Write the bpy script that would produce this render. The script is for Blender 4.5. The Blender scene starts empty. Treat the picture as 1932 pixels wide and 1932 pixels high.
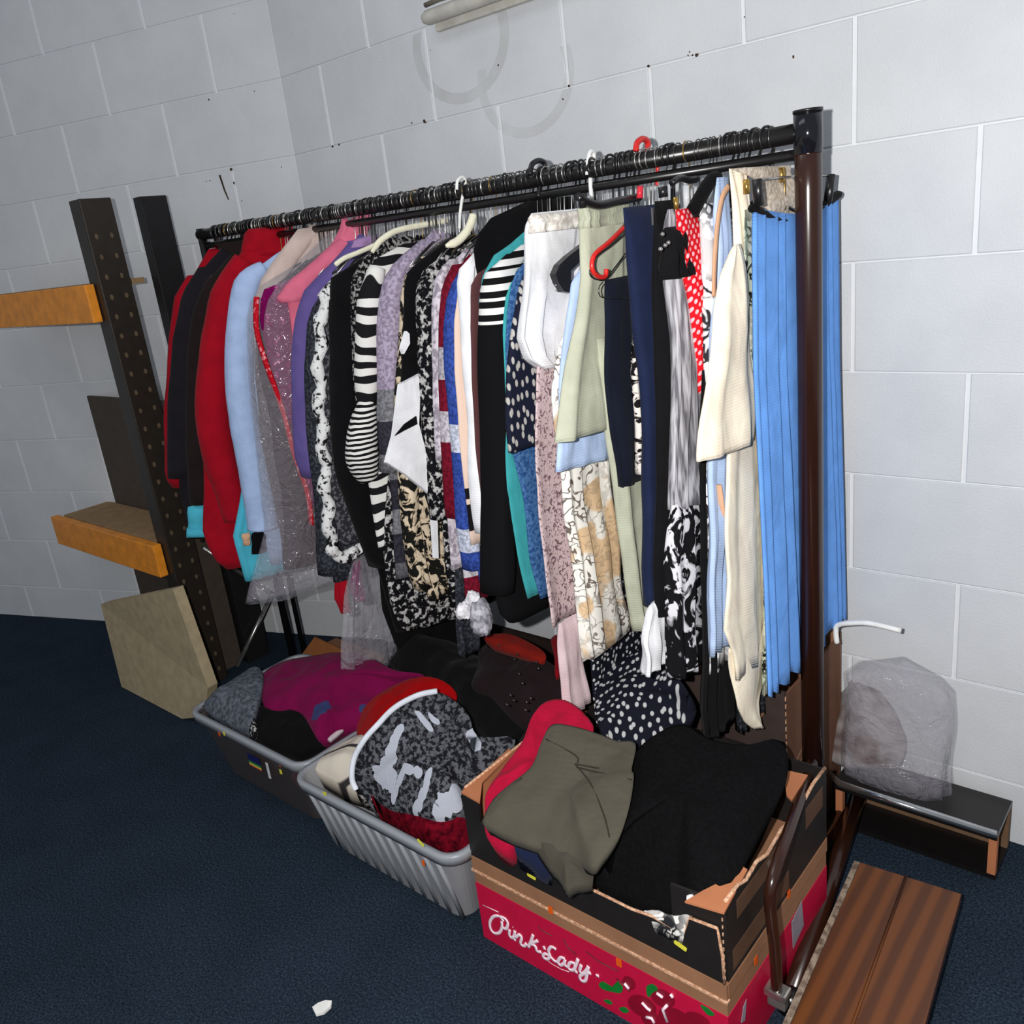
import bpy, bmesh, math, random
from mathutils import Vector, Matrix, noise
random.seed(7)
C = bpy.context.scene.collection
PI = math.pi
# ---------------------------------------------------------------- camera
FPX, PITCH, ROLL, YAW, CZ = 1621.2, 0.31355, -0.12119, 0.83078, 1.42
Fv = Vector((-math.cos(YAW)*math.cos(PITCH), math.sin(YAW)*math.cos(PITCH), -math.sin(PITCH)))
r0 = Fv.cross(Vector((0, 0, 1))).normalized(); u0 = r0.cross(Fv)
Rv = r0*math.cos(ROLL) + u0*math.sin(ROLL); Uv = u0*math.cos(ROLL) - r0*math.sin(ROLL)
CAM = Vector((0, 0, CZ))
cd = bpy.data.cameras.new('camera'); cam = bpy.data.objects.new('camera', cd); C.objects.link(cam)
cd.sensor_width = 36; cd.lens = 36*FPX/1932; cd.clip_start = 0.02
m = Matrix((Rv, Uv, -Fv)).transposed().to_4x4(); m.translation = CAM; cam.matrix_world = m
bpy.context.scene.camera = cam
# ---------------------------------------------------------------- light
w = bpy.data.worlds.new('world'); bpy.context.scene.world = w; w.use_nodes = True
w.node_tree.nodes['Background'].inputs[0].default_value = (0.85, 0.92, 1, 1)
w.node_tree.nodes['Background'].inputs[1].default_value = 0.30
vs = bpy.context.scene.view_settings
vs.view_transform = 'Standard'; vs.look = 'None'; vs.gamma = 1; vs.exposure = 0.0; vs.use_curve_mapping = False
# the camera's own flash, beside the lens (the photograph is a flash photograph)
ld = bpy.data.lights.new('flash', 'SPOT'); fl = bpy.data.objects.new('flash', ld); C.objects.link(fl)
ld.energy = 138; ld.spot_size = math.radians(150); ld.spot_blend = 0.5; ld.shadow_soft_size = 0.012
ld.color = (1.0, 0.985, 0.96)
fl.location = CAM - Rv*0.10 + Uv*0.03
aim = (Vector((-1.3, 1.84, 1.15)) - fl.location).normalized()
fl.rotation_euler = aim.to_track_quat('-Z', 'Y').to_euler()
# added soft fill from above, standing in for ambient and bounced light
ad = bpy.data.lights.new('ambient_fill', 'AREA'); al = bpy.data.objects.new('ambient_fill', ad); C.objects.link(al)
ad.shape = 'RECTANGLE'; ad.size = 1.5; ad.size_y = 0.6; ad.energy = 7; ad.color = (0.93, 0.97, 1)
al.location = (-1.6, 0.5, 3.0)

# ---------------------------------------------------------------- helpers
def ray(px, py):
    return Fv*FPX + Rv*(px-966) - Uv*(py-966)
def on(px, py, ax, v):
    """world point where the view through a pixel meets the plane axis=v"""
    d = ray(px, py); i = 'xyz'.index(ax)
    if ax == 'x' and v < -1.15:        # garments further along the rail hang turned a little on their hooks
        k = KX(v); t = (v-1.33*k)/(d.x-k*d.y)
        return CAM + d*t
    t = (v-CAM[i])/d[i]
    return CAM + d*t
def KX(X):
    return min(.6, max(0, (-X-1.15)*.5))
def lin(c):
    return tuple((v/255/12.92 if v/255 <= .04045 else ((v/255+.055)/1.055)**2.4) for v in c)
def new_obj(name, verts, faces, mat=None, parent=None, smooth=True, loc=None):
    o_ = parent.matrix_world.translation if parent else Vector((0, 0, 0))
    if parent: o_ = ORIG[parent.name]
    base = loc if (loc is not None and not parent) else o_
    me = bpy.data.meshes.new(name)
    me.from_pydata([tuple(Vector(v)-base) for v in verts], [], faces)
    bm = bmesh.new(); bm.from_mesh(me); bmesh.ops.recalc_face_normals(bm, faces=bm.faces); bm.to_mesh(me); bm.free()
    if smooth:
        me.polygons.foreach_set('use_smooth', [True]*len(me.polygons))
    if mat:
        for q in (mat if isinstance(mat, (list, tuple)) else [mat]): me.materials.append(q)
    o = bpy.data.objects.new(name, me); C.objects.link(o)
    if parent: o.parent = parent; ORIG[o.name] = ORIG[parent.name]
    else: o.location = base; ORIG[o.name] = Vector(base)
    return o
ORIG = {}
def empty(name, loc, label, cat, group=None):
    o = bpy.data.objects.new(name, None); C.objects.link(o); o.location = loc; o.empty_display_size = .05
    ORIG[o.name] = Vector(loc); tag(o, label, cat, group); return o
def tag(o, label=None, cat=None, group=None, kind=None):
    if label: o['label'] = label
    if cat: o['category'] = cat
    if group: o['group'] = group
    if kind: o['kind'] = kind
    return o
def box(name, a, b, mat, parent=None, bev=0.0, loc=None):
    x0, y0, z0 = a; x1, y1, z1 = b
    v = [(x, y, z) for x in (x0, x1) for y in (y0, y1) for z in (z0, z1)]
    f = [(0, 1, 3, 2), (4, 6, 7, 5), (0, 4, 5, 1), (2, 3, 7, 6), (0, 2, 6, 4), (1, 5, 7, 3)]
    o = new_obj(name, v, f, mat, parent, smooth=False, loc=loc)
    if bev:
        bm = bmesh.new(); bm.from_mesh(o.data)
        bmesh.ops.bevel(bm, geom=bm.edges[:], offset=bev, segments=2, affect='EDGES', profile=.6)
        bm.to_mesh(o.data); bm.free()
    return o
def catmull(pts, n=6, closed=False):
    pts = [Vector(p) for p in pts]; out = []; L = len(pts)
    rng = range(L if closed else L-1)
    for i in rng:
        if closed: p0, p1, p2, p3 = pts[i-1], pts[i], pts[(i+1) % L], pts[(i+2) % L]
        else: p0, p1, p2, p3 = pts[max(i-1, 0)], pts[i], pts[i+1], pts[min(i+2, L-1)]
        for k in range(n):
            t = k/n
            out.append(.5*((2*p1)+(p2-p0)*t+(2*p0-5*p1+4*p2-p3)*t*t+(3*p1-p0-3*p2+p3)*t**3))
    if not closed: out.append(pts[-1])
    return out
def tube_geo(path, rad, n=8, flat=None):
    """vertices and faces of a tube along a path; rad number or list; flat = (scale1, scale2)"""
    path = [Vector(p) for p in path]; V = []; F = []
    t0 = (path[1]-path[0]).normalized()
    up = Vector((0, 0, 1)) if abs(t0.z) < .9 else Vector((1, 0, 0))
    nrm = t0.cross(up).normalized()
    for i, p in enumerate(path):
        a = path[max(i-1, 0)]; b = path[min(i+1, len(path)-1)]; t = (b-a).normalized()
        nrm = (nrm-t*nrm.dot(t)).normalized(); bn = t.cross(nrm)
        r = rad[i] if isinstance(rad, (list, tuple)) else rad
        for k in range(n):
            an = 2*PI*k/n
            V.append(p+nrm*math.cos(an)*r*(flat[0] if flat else 1)+bn*math.sin(an)*r*(flat[1] if flat else 1))
    for i in range(len(path)-1):
        for k in range(n):
            F.append((i*n+k, i*n+(k+1) % n, (i+1)*n+(k+1) % n, (i+1)*n+k))
    F.append(tuple(range(n))[::-1]); F.append(tuple(range((len(path)-1)*n, len(path)*n)))
    return V, F
def tube(name, path, rad, mat, parent=None, n=8, flat=None, loc=None):
    V, F = tube_geo(path, rad, n, flat); return new_obj(name, V, F, mat, parent, loc=loc)
def merge(parts):
    V = []; F = []
    for v, f in parts:
        k = len(V); V += list(v); F += [tuple(i+k for i in q) for q in f]
    return V, F
def prism(name, pts, off, mat, parent=None, loc=None):
    """polygon pts (3d) extruded by vector off"""
    off = Vector(off); n = len(pts); V = [Vector(p) for p in pts]+[Vector(p)+off for p in pts]
    F = [tuple(range(n)), tuple(range(n, 2*n))[::-1]]+[(i, (i+1) % n, n+(i+1) % n, n+i) for i in range(n)]
    return new_obj(name, V, F, mat, parent, smooth=False, loc=loc)

# ---------------------------------------------------------------- materials
PLANAR = False
def N(nt, typ, **kw):
    n = nt.nodes.new(typ)
    for k, v in kw.items():
        if k in ('inp',):
            for a, b in v.items(): n.inputs[a].default_value = b
        else: setattr(n, k, v)
    return n
def base_mat(name, rough=.85, metal=0, spec=.3, sheen=0):
    mt = bpy.data.materials.new(name); mt.use_nodes = True; nt = mt.node_tree
    b = nt.nodes['Principled BSDF']; b.inputs['Roughness'].default_value = rough
    b.inputs['Metallic'].default_value = metal; b.inputs['Specular IOR Level'].default_value = spec
    if sheen: b.inputs['Sheen Weight'].default_value = sheen
    tc = N(nt, 'ShaderNodeTexCoord'); geo = N(nt, 'ShaderNodeNewGeometry')
    return mt, nt, b, geo.outputs['Position']
def ramp(nt, src, stops, mode='LINEAR'):
    r = N(nt, 'ShaderNodeValToRGB'); cr = r.color_ramp; cr.interpolation = mode
    cr.elements[0].position, cr.elements[0].color = stops[0][0], (*stops[0][1], 1)
    cr.elements[1].position, cr.elements[1].color = stops[1][0], (*stops[1][1], 1)
    for p, c in stops[2:]:
        e = cr.elements.new(p); e.color = (*c, 1)
    nt.links.new(src, r.inputs[0]); return r.outputs[0]
def mapped(nt, src, scale=(1, 1, 1), rot=(0, 0, 0), loc=(0, 0, 0)):
    if PLANAR and scale[0] == 1: scale = (.12, scale[1], scale[2])
    mp = N(nt, 'ShaderNodeMapping'); mp.inputs['Scale'].default_value = scale
    mp.inputs['Rotation'].default_value = rot; mp.inputs['Location'].default_value = loc
    nt.links.new(src, mp.inputs[0]); return mp.outputs[0]
def noise_f(nt, vec, scale, detail=3, rough=.5, dist=0):
    n = N(nt, 'ShaderNodeTexNoise'); n.inputs['Scale'].default_value = scale; n.inputs['Detail'].default_value = detail
    n.inputs['Roughness'].default_value = rough; n.inputs['Distortion'].default_value = dist
    nt.links.new(vec, n.inputs['Vector']); return n.outputs['Fac']
def bump(nt, b, h, strength=.3, dist=.002):
    n = N(nt, 'ShaderNodeBump'); n.inputs['Strength'].default_value = strength; n.inputs['Distance'].default_value = dist
    nt.links.new(h, n.inputs['Height']); nt.links.new(n.outputs[0], b.inputs['Normal'])
def plain(name, col, rough=.85, metal=0, spec=.3, var=.12, vs=30, bmp=0, bs=200, sheen=0):
    mt, nt, b, P = base_mat(name, rough, metal, spec, sheen); c = lin(col)
    f = noise_f(nt, P, vs)
    o = ramp(nt, f, [(.3, tuple(x*(1-var) for x in c)), (.7, tuple(min(1, x*(1+var)) for x in c))])
    nt.links.new(o, b.inputs['Base Color'])
    if bmp: bump(nt, b, noise_f(nt, P, bs, 2), bmp)
    return mt
def cloth(name, col, knit=0, rough=.95, var=.1, sheen=.03):
    """plain woven or knitted cloth with fine relief"""
    mt, nt, b, P = base_mat(name, rough, 0, .08, sheen); c = lin(col)
    f = noise_f(nt, P, 22, 4)
    o = ramp(nt, f, [(.3, tuple(x*(1-var) for x in c)), (.7, tuple(min(1, x*(1+var)) for x in c))])
    nt.links.new(o, b.inputs['Base Color'])
    wv = N(nt, 'ShaderNodeTexWave'); wv.wave_type = 'BANDS'; wv.bands_direction = 'Z' if not knit else 'Y'
    wv.inputs['Scale'].default_value = 60 if not knit else knit; wv.inputs['Distortion'].default_value = 2.5
    nt.links.new(P, wv.inputs['Vector']); bump(nt, b, wv.outputs['Fac'], .35 if knit else .15, .002)
    b1 = b.inputs['Normal'].links[0].from_node; b0 = N(nt, 'ShaderNodeBump'); b0.inputs['Strength'].default_value = .45; b0.inputs['Distance'].default_value = .012
    nt.links.new(noise_f(nt, mapped(nt, P, (1, 1, .45)), 15, 2.5, .55, .6), b0.inputs['Height']); nt.links.new(b0.outputs[0], b1.inputs['Normal'])
    return mt
def speck(name, c1, c2, scale=90, th=.5, w=.06, stretch=(1, 1, 1), dist=0, c3=None, detail=2):
    mt, nt, b, P = base_mat(name, .95, 0, .08, 0)
    f = noise_f(nt, mapped(nt, P, stretch), scale, detail, .6, dist)
    st = [(th-w, lin(c1)), (th+w, lin(c2))]
    if c3: st.append((min(.98, th+w*3), lin(c3)))
    nt.links.new(ramp(nt, f, st), b.inputs['Base Color']); bump(nt, b, f, .5, .003); return mt
def stripes(name, c1, c2, scale=30, axis='Z', dist=0, th=.5, rot=(0, 0, 0)):
    mt, nt, b, P = base_mat(name, .9, 0, .15)
    wv = N(nt, 'ShaderNodeTexWave'); wv.wave_type = 'BANDS'; wv.bands_direction = axis
    wv.inputs['Scale'].default_value = scale; wv.inputs['Distortion'].default_value = dist; wv.inputs['Detail'].default_value = 1
    nt.links.new(mapped(nt, P, rot=rot), wv.inputs['Vector'])
    nt.links.new(ramp(nt, wv.outputs['Fac'], [(th-.04, lin(c1)), (th+.04, lin(c2))]), b.inputs['Base Color']); return mt
def dots(name, bg, dot, scale=40, r=.3, stretch=(1, 1, 1), rand=1.0, rot=(0, 0, 0), flat_xy=False):
    mt, nt, b, P = base_mat(name, .9, 0, .15)
    v = N(nt, 'ShaderNodeTexVoronoi'); v.voronoi_dimensions = '2D'; v.inputs['Scale'].default_value = scale; v.inputs['Randomness'].default_value = rand
    sp = N(nt, 'ShaderNodeSeparateXYZ'); nt.links.new(mapped(nt, P, stretch, rot), sp.inputs[0]); cb = N(nt, 'ShaderNodeCombineXYZ')
    a1 = N(nt, 'ShaderNodeMath', operation='MULTIPLY_ADD'); nt.links.new(sp.outputs[0], a1.inputs[0]); a1.inputs[1].default_value = .8; nt.links.new(sp.outputs[1], a1.inputs[2])
    nt.links.new(sp.outputs[0] if flat_xy else a1.outputs[0], cb.inputs[0]); nt.links.new(sp.outputs[1 if flat_xy else 2], cb.inputs[1])
    nt.links.new(cb.outputs[0], v.inputs['Vector'])
    nt.links.new(ramp(nt, v.outputs['Distance'], [(r-.04, lin(dot)), (r+.04, lin(bg))]), b.inputs['Base Color']); return mt
def floral(name, bg, line, blotch, scale=22, lw=.02, dist=1.2):
    """curling drawn lines with soft blotches of a second colour"""
    mt, nt, b, P = base_mat(name, .9, 0, .08)
    f = noise_f(nt, P, scale, 1.5, .5, dist)
    ab = N(nt, 'ShaderNodeMath', operation='SUBTRACT'); nt.links.new(f, ab.inputs[0]); ab.inputs[1].default_value = .5
    a2 = N(nt, 'ShaderNodeMath', operation='ABSOLUTE'); nt.links.new(ab.outputs[0], a2.inputs[0])
    ln = ramp(nt, a2.outputs[0], [(lw*.6, (0, 0, 0)), (lw*1.5, (1, 1, 1))])
    gate = ramp(nt, noise_f(nt, P, scale*.35, 1), [(.44, (0, 0, 0)), (.56, (1, 1, 1))])
    mg = N(nt, 'ShaderNodeMath', operation='MAXIMUM'); nt.links.new(ln, mg.inputs[0])
    g2 = N(nt, 'ShaderNodeMath', operation='MULTIPLY'); nt.links.new(gate, g2.inputs[0]); g2.inputs[1].default_value = .7
    nt.links.new(g2.outputs[0], mg.inputs[1])
    bl = ramp(nt, noise_f(nt, P, 12, 1), [(.54, lin(bg)), (.58, lin(blotch))])
    mx = N(nt, 'ShaderNodeMix', data_type='RGBA'); mx.inputs['A'].default_value = (*lin(line), 1)
    nt.links.new(mg.outputs[0], mx.inputs['Factor']); nt.links.new(bl, mx.inputs['B'])
    nt.links.new(mx.outputs['Result'], b.inputs['Base Color']); return mt
def zbands(name, bands, fine=None):
    """horizontal bands of colour at world heights: [(z, colour), ...] from the bottom up"""
    mt, nt, b, P = base_mat(name, .95, 0, .08, 0)
    sx = N(nt, 'ShaderNodeSeparateXYZ'); nt.links.new(P, sx.inputs[0])
    mr = N(nt, 'ShaderNodeMapRange'); mr.inputs['From Min'].default_value = 0; mr.inputs['From Max'].default_value = 1.6
    nt.links.new(sx.outputs['Z'], mr.inputs['Value'])
    o = ramp(nt, mr.outputs[0], [(max(0, z/1.6), lin(c)) for z, c in bands], 'CONSTANT')
    if fine:
        f = noise_f(nt, P, fine, 2); mx = N(nt, 'ShaderNodeMix', data_type='RGBA', blend_type='MULTIPLY')
        mx.inputs['Factor'].default_value = .7
        nt.links.new(o, mx.inputs['A']); nt.links.new(ramp(nt, f, [(.4, (.35, .35, .35)), (.6, (1, 1, 1))]), mx.inputs['B']); o = mx.outputs['Result']
        bump(nt, b, f, .5, .003)
    nt.links.new(o, b.inputs['Base Color']); return mt
def see_through(name, col, alpha, rough=.25, spec=.6, bmp=0, bs=30):
    mt, nt, b, P = base_mat(name, rough, 0, spec)
    b.inputs['Base Color'].default_value = (*lin(col), 1)
    if bmp: bump(nt, b, noise_f(nt, P, bs, 3, .6, 1.5), bmp, .02)
    tr = N(nt, 'ShaderNodeBsdfTransparent'); mx = N(nt, 'ShaderNodeMixShader'); mx.inputs[0].default_value = alpha
    nt.links.new(tr.outputs[0], mx.inputs[1]); nt.links.new(b.outputs[0], mx.inputs[2])
    nt.links.new(mx.outputs[0], nt.nodes['Material Output'].inputs[0]); return mt
# ================================================================ the setting
WY = 1.8395; Z0 = CZ+0.3091; XJ = -2.2338; CX = -2.43     # wall plane, a course line, a joint, the corner
TH = math.radians(20); LD = Vector((-math.cos(TH), -math.sin(TH), 0)); LN = Vector((math.sin(TH), -math.cos(TH), 0))  # left wall direction, normal
def wall_paint(name, ringy):
    mt, nt, b, P = base_mat(name, .55, 0, .35)
    base = ramp(nt, noise_f(nt, P, 5, 5, .6), [(.3, lin((202, 204, 208))), (.75, lin((214, 216, 219)))])
    fine = noise_f(nt, P, 260, 3, .7)
    if ringy:   # two faint round scuffs on the paint
        sx = N(nt, 'ShaderNodeSeparateXYZ'); nt.links.new(P, sx.inputs[0])
        acc = None
        for (cx, cz, rx, rz, a) in ((-1.665, 1.90, .155, .135, .5), (-1.465, 1.775, .14, .125, .4)):
            def mth(op, i, j):
                n = N(nt, 'ShaderNodeMath', operation=op)
                for s, q in enumerate((i, j)):
                    if isinstance(q, (int, float)): n.inputs[s].default_value = q
                    else: nt.links.new(q, n.inputs[s])
                return n.outputs[0]
            dx = mth('DIVIDE', mth('SUBTRACT', sx.outputs['X'], cx), rx); dz = mth('DIVIDE', mth('SUBTRACT', sx.outputs['Z'], cz), rz)
            rr = mth('SQRT', mth('ADD', mth('MULTIPLY', dx, dx), mth('MULTIPLY', dz, dz)), 0)
            ring = mth('LESS_THAN', mth('ABSOLUTE', mth('SUBTRACT', rr, 1), 0), .1)
            low = mth('LESS_THAN', dz, .35); v = mth('MULTIPLY', mth('MULTIPLY', ring, low), a)
            acc = v if acc is None else mth('MAXIMUM', acc, v)
        nzm = mth('MULTIPLY', acc, noise_f(nt, P, 14, 2))
        mx = N(nt, 'ShaderNodeMix', data_type='RGBA'); mx.inputs['B'].default_value = (*lin((150, 146, 140)), 1)
        nt.links.new(nzm, mx.inputs['Factor']); nt.links.new(base, mx.inputs['A']); base = mx.outputs['Result']
    nt.links.new(base, b.inputs['Base Color']); bump(nt, b, fine, .35, .003); return mt
M_wall = wall_paint('painted_block', True); M_mortar = plain('painted_mortar', (226, 228, 231), .4, var=.02)
def brick_geo(a, b, t0, t1, z0, z1, n):
    """block face between points along the wall; n = outward normal, chamfered edges"""
    c = .0022; D = (b-a).normalized(); out = []
    def P(s, z, d): q = a+D*s; return (q.x+n.x*d, q.y+n.y*d, z)
    V = [P(t0, z0, -.01), P(t1, z0, -.01), P(t1, z1, -.01), P(t0, z1, -.01),
         P(t0, z0, -.0015), P(t1, z0, -.0015), P(t1, z1, -.0015), P(t0, z1, -.0015),
         P(t0+c, z0+c, 0), P(t1-c, z0+c, 0), P(t1-c, z1-c, 0), P(t0+c, z1-c, 0)]
    F = [(8, 9, 10, 11)]
    for i in range(4):
        j = (i+1) % 4; F += [(i, j, 4+j, 4+i), (4+i, 4+j, 8+j, 8+i)]
    return V, F
def block_wall(name, a, b, n, joints, first_row, nrows):
    L = (b-a).length
    D = (b-a).normalized(); q = [a-n*.004, b-n*.004]
    V = [(q[0].x, q[0].y, 0), (q[1].x, q[1].y, 0), (q[1].x, q[1].y, 2.75), (q[0].x, q[0].y, 2.75)]
    V += [(x-n.x*.12, y-n.y*.12, z) for x, y, z in V]
    wobj = new_obj(name, V, [(0, 1, 2, 3), (4, 5, 6, 7), (0, 1, 5, 4), (1, 2, 6, 5), (2, 3, 7, 6), (3, 0, 4, 7)], M_mortar, smooth=False)
    wobj['kind'] = 'structure'
    for r in range(first_row, first_row+nrows):
        z0 = Z0+.225*r; z1 = z0+.225; z0 = max(z0, 0)
        if z1 < .02: continue
        s = joints(r); cuts = [0]
        while s < L:
            if s > .02: cuts.append(s)
            s += .45
        cuts.append(L)
        for i in range(len(cuts)-1):
            if cuts[i+1]-cuts[i] < .03: continue
            V, F = brick_geo(a, b, cuts[i]+(.0045 if i else 0), cuts[i+1]-.0045, z0+.0016, min(z1, 2.75)-.0016, n)
            new_obj('block', V, F, M_wall, wobj, smooth=False)
    return wobj
A = Vector((CX, WY, 0)); nb = Vector((0, -1, 0))
wb = block_wall('wall_back', A, Vector((1.0, WY, 0)), nb, lambda r: (XJ+(.225 if r % 2 else 0)-CX) % .45, -8, 13)
# rows: r=0 lies between course lines 0 and 1 (joint at XJ), r=-1 below it is shifted by half a block
wl = block_wall('wall_left', A, A+LD*2.7, LN, lambda r: (.25 if r % 2 else .475), -8, 13)
def speckle_on(wobj, px, py, s, left=False, sq=1.0):
    """small dark chip or hole in the paint"""
    if left:
        d = ray(px, py); t = (A-CAM).dot(LN)/d.dot(LN); p = CAM+d*t; n = LN
    else: p = on(px, py, 'y', WY); n = nb
    U = Vector((0, 0, 1)).cross(n); V = [p+n*.0012]; k = 9
    for i in range(k):
        a = 2*PI*i/k; r = s*random.uniform(.65, 1.2)
        V.append(p+U*math.cos(a)*r*sq+Vector((0, 0, 1))*math.sin(a)*r-n*.001)
    new_obj('paint_chip', V, [(0, 1+i, 1+(i+1) % k) for i in range(k)], M_chip, wobj)
M_chip = plain('bare_chip', (58, 46, 36), .9)
for q in ((940, 123, .006), (1062, 187, .005), (1223, 124, .005), (1301, 98, .004), (1314, 103, .005), (1298, 104, .003), (1497, 107, .007, .6),
          (627, 277, .005), (639, 273, .004), (777, 232, .006), (800, 228, .006, 1.7), (1073, 162, .004), (812, 95, .004, .5), (1306, 104, .003), (1404, 32, .002),
          (550, 64, .002), (724, 108, .002), (506, 95, .003)): speckle_on(wb, q[0], q[1], q[2], sq=q[3] if len(q) > 3 else 1)
for q in ((394, 188, .006), (435, 320, .006), (441, 345, .004), (389, 342, .004), (396, 341, .004), (456, 379, .004), (531, 315, .004), (480, 172, .004), (441, 26, .003), (427, 364, .003)): speckle_on(wl, *q, left=True)
prism('paint_chip', [Vector(p)+LN*.001 for p in [(A+LD*s) + Vector((0, 0, z)) for s, z in ((.305, 1.71), (.298, 1.71), (.291, 1.66), (.284, 1.63), (.288, 1.63), (.297, 1.66))]], LN*.0008, M_chip, wl)
M_carpet, nt, b, P = base_mat('blue_carpet', 1, 0, .02, 0)
nn = noise_f(nt, P, 210, 3, .75); n2 = noise_f(nt, P, 6, 3)
mxr = ramp(nt, nn, [(.32, lin((19, 26, 34))), (.5, lin((39, 50, 63))), (.72, lin((68, 81, 98)))])
mm = N(nt, 'ShaderNodeMix', data_type='RGBA', blend_type='MULTIPLY'); mm.inputs['Factor'].default_value = .5
nt.links.new(mxr, mm.inputs['A']); nt.links.new(ramp(nt, n2, [(.35, (.7, .7, .7)), (.65, (1, 1, 1))]), mm.inputs['B'])
nt.links.new(mm.outputs['Result'], b.inputs['Base Color']); bump(nt, b, nn, .8, .004)
# the carpet: a slab under the walls, its outline follows the two walls
pl = A+LD*2.7
prism('floor', [(1.1, -1.5, 0), (1.1, WY+.1, 0), (CX, WY+.1, 0), (pl.x, pl.y+.1, 0), (pl.x-.6, -1.5, 0)], (0, 0, -.05), M_carpet)['kind'] = 'structure'
# conduit clipped high on the back wall
M_trunk = plain('old_cream_plastic', (196, 192, 184), .5)
t = empty('wall_conduit', on(840, 12, 'y', 1.8), 'grey-cream plastic conduit run high on the white block wall', 'conduit')
p0 = on(797, 37, 'y', 1.80); e = Vector((1, 0, 0))
pth = [p0+Vector((.001, 0, 0))]+[p0+e*s for s in (.008, .02, .4, .8, 1.2)]
tube('pipe', pth, [.004, .013, .0175, .0175, .0175, .0175], M_trunk, t, 14)
box('backing_strip', (p0.x+.02, 1.822, p0.z-.031), (p0.x+1.2, WY, p0.z-.012), M_trunk, t, .002)
tube('cable', [p0+Vector((.02+.05*i, -.004, .028+.002*math.sin(i*1.7))) for i in range(24)], .006, plain('dusty_cable', (120, 112, 100), .7), t, 8)
# ================================================================ garment rail
RY, RZ = 1.54, CZ+.102                       # rail line
M_brown = plain('brown_enamel', (46, 23, 15), .22, 0, .6, var=.08)
M_black = plain('black_enamel', (22, 20, 20), .3, 0, .5)
M_steel = plain('worn_steel', (190, 188, 184), .3, .9, .5, var=.3, vs=60)
M_dsteel = plain('dark_wire', (105, 103, 100), .28, .9, .5, var=.4, vs=90)
rack = empty('garment_rail', (-.63, RY, 0), 'long black garment rail with brown enamelled end post, packed with clothes', 'clothes rail')
tube('rail', [(-2.585, RY, RZ), (-2.0, RY, RZ-.002), (-1.3, RY, RZ-.004), (-.64, RY, RZ)], .0165, M_black, rack, 16)
tube('lower_bar', [(-2.58, RY+.004, RZ-.034), (-1.3, RY+.004, RZ-.036), (-.64, RY+.004, RZ-.034)], .0098, M_black, rack, 10)  # thin black bar just below the rail
PX = -.628
tube('post', [(PX, RY, .02), (PX, RY, CZ+.005), (PX, RY, RZ+.018)], .0228, M_brown, rack, 24)
tube('post_sleeve', [(PX, RY, RZ-.035), (PX, RY, RZ+.031)], .0240, plain('chromed_black', (40, 40, 46), .12, .6, .7), rack, 24)
tube('post_cap', [(PX, RY, RZ+.030), (PX, RY, RZ+.0345)], .0248, M_black, rack, 24)
tube('post', [(-2.575, RY, .02), (-2.575, RY, RZ+.018)], .014, M_black, rack, 16)
tube('post', [(-2.545, RY+.03, .02), (-2.545, RY+.03, RZ-.01)], .009, M_black, rack, 12)
# foot of the near end: long bar on the floor, brace bowed up to the post
fb = [on(1490, 1893, 'z', .045), on(1600, 1562, 'z', .045)]
dv = (fb[1]-fb[0])
tube('foot_bar', [fb[0], fb[1]+dv*.5], .0185, M_brown, rack, 18)
tube('end_cap', [fb[0]-dv.normalized()*.012, fb[0]+dv.normalized()*.02], .0225, M_black, rack, 16)
tube('brace', catmull([on(1466, 1868, 'x', -.516), on(1462, 1790, 'x', -.516), on(1453, 1700, 'x', -.517), on(1463, 1640, 'x', -.520), on(1495, 1550, 'x', -.535), on(1533, 1440, 'x', -.595)], 6), .0105, M_brown, rack, 14)
c0 = on(1466, 1868, 'x', -.516)
box('brace_clip', (c0.x-.02, c0.y-.012, c0.z-.012), (c0.x+.02, c0.y+.016, c0.z+.004), M_steel, rack, .003)
box('brace_clip', (c0.x-.016, c0.y-.008, c0.z-.035), (c0.x+.018, c0.y+.01, c0.z-.012), plain('grey_castor', (92, 88, 86), .6), rack, .004)
tube('foot_bar', [(PX, 1.40, .024), (PX, 1.72, .024)], .02, M_brown, rack, 14)
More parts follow.
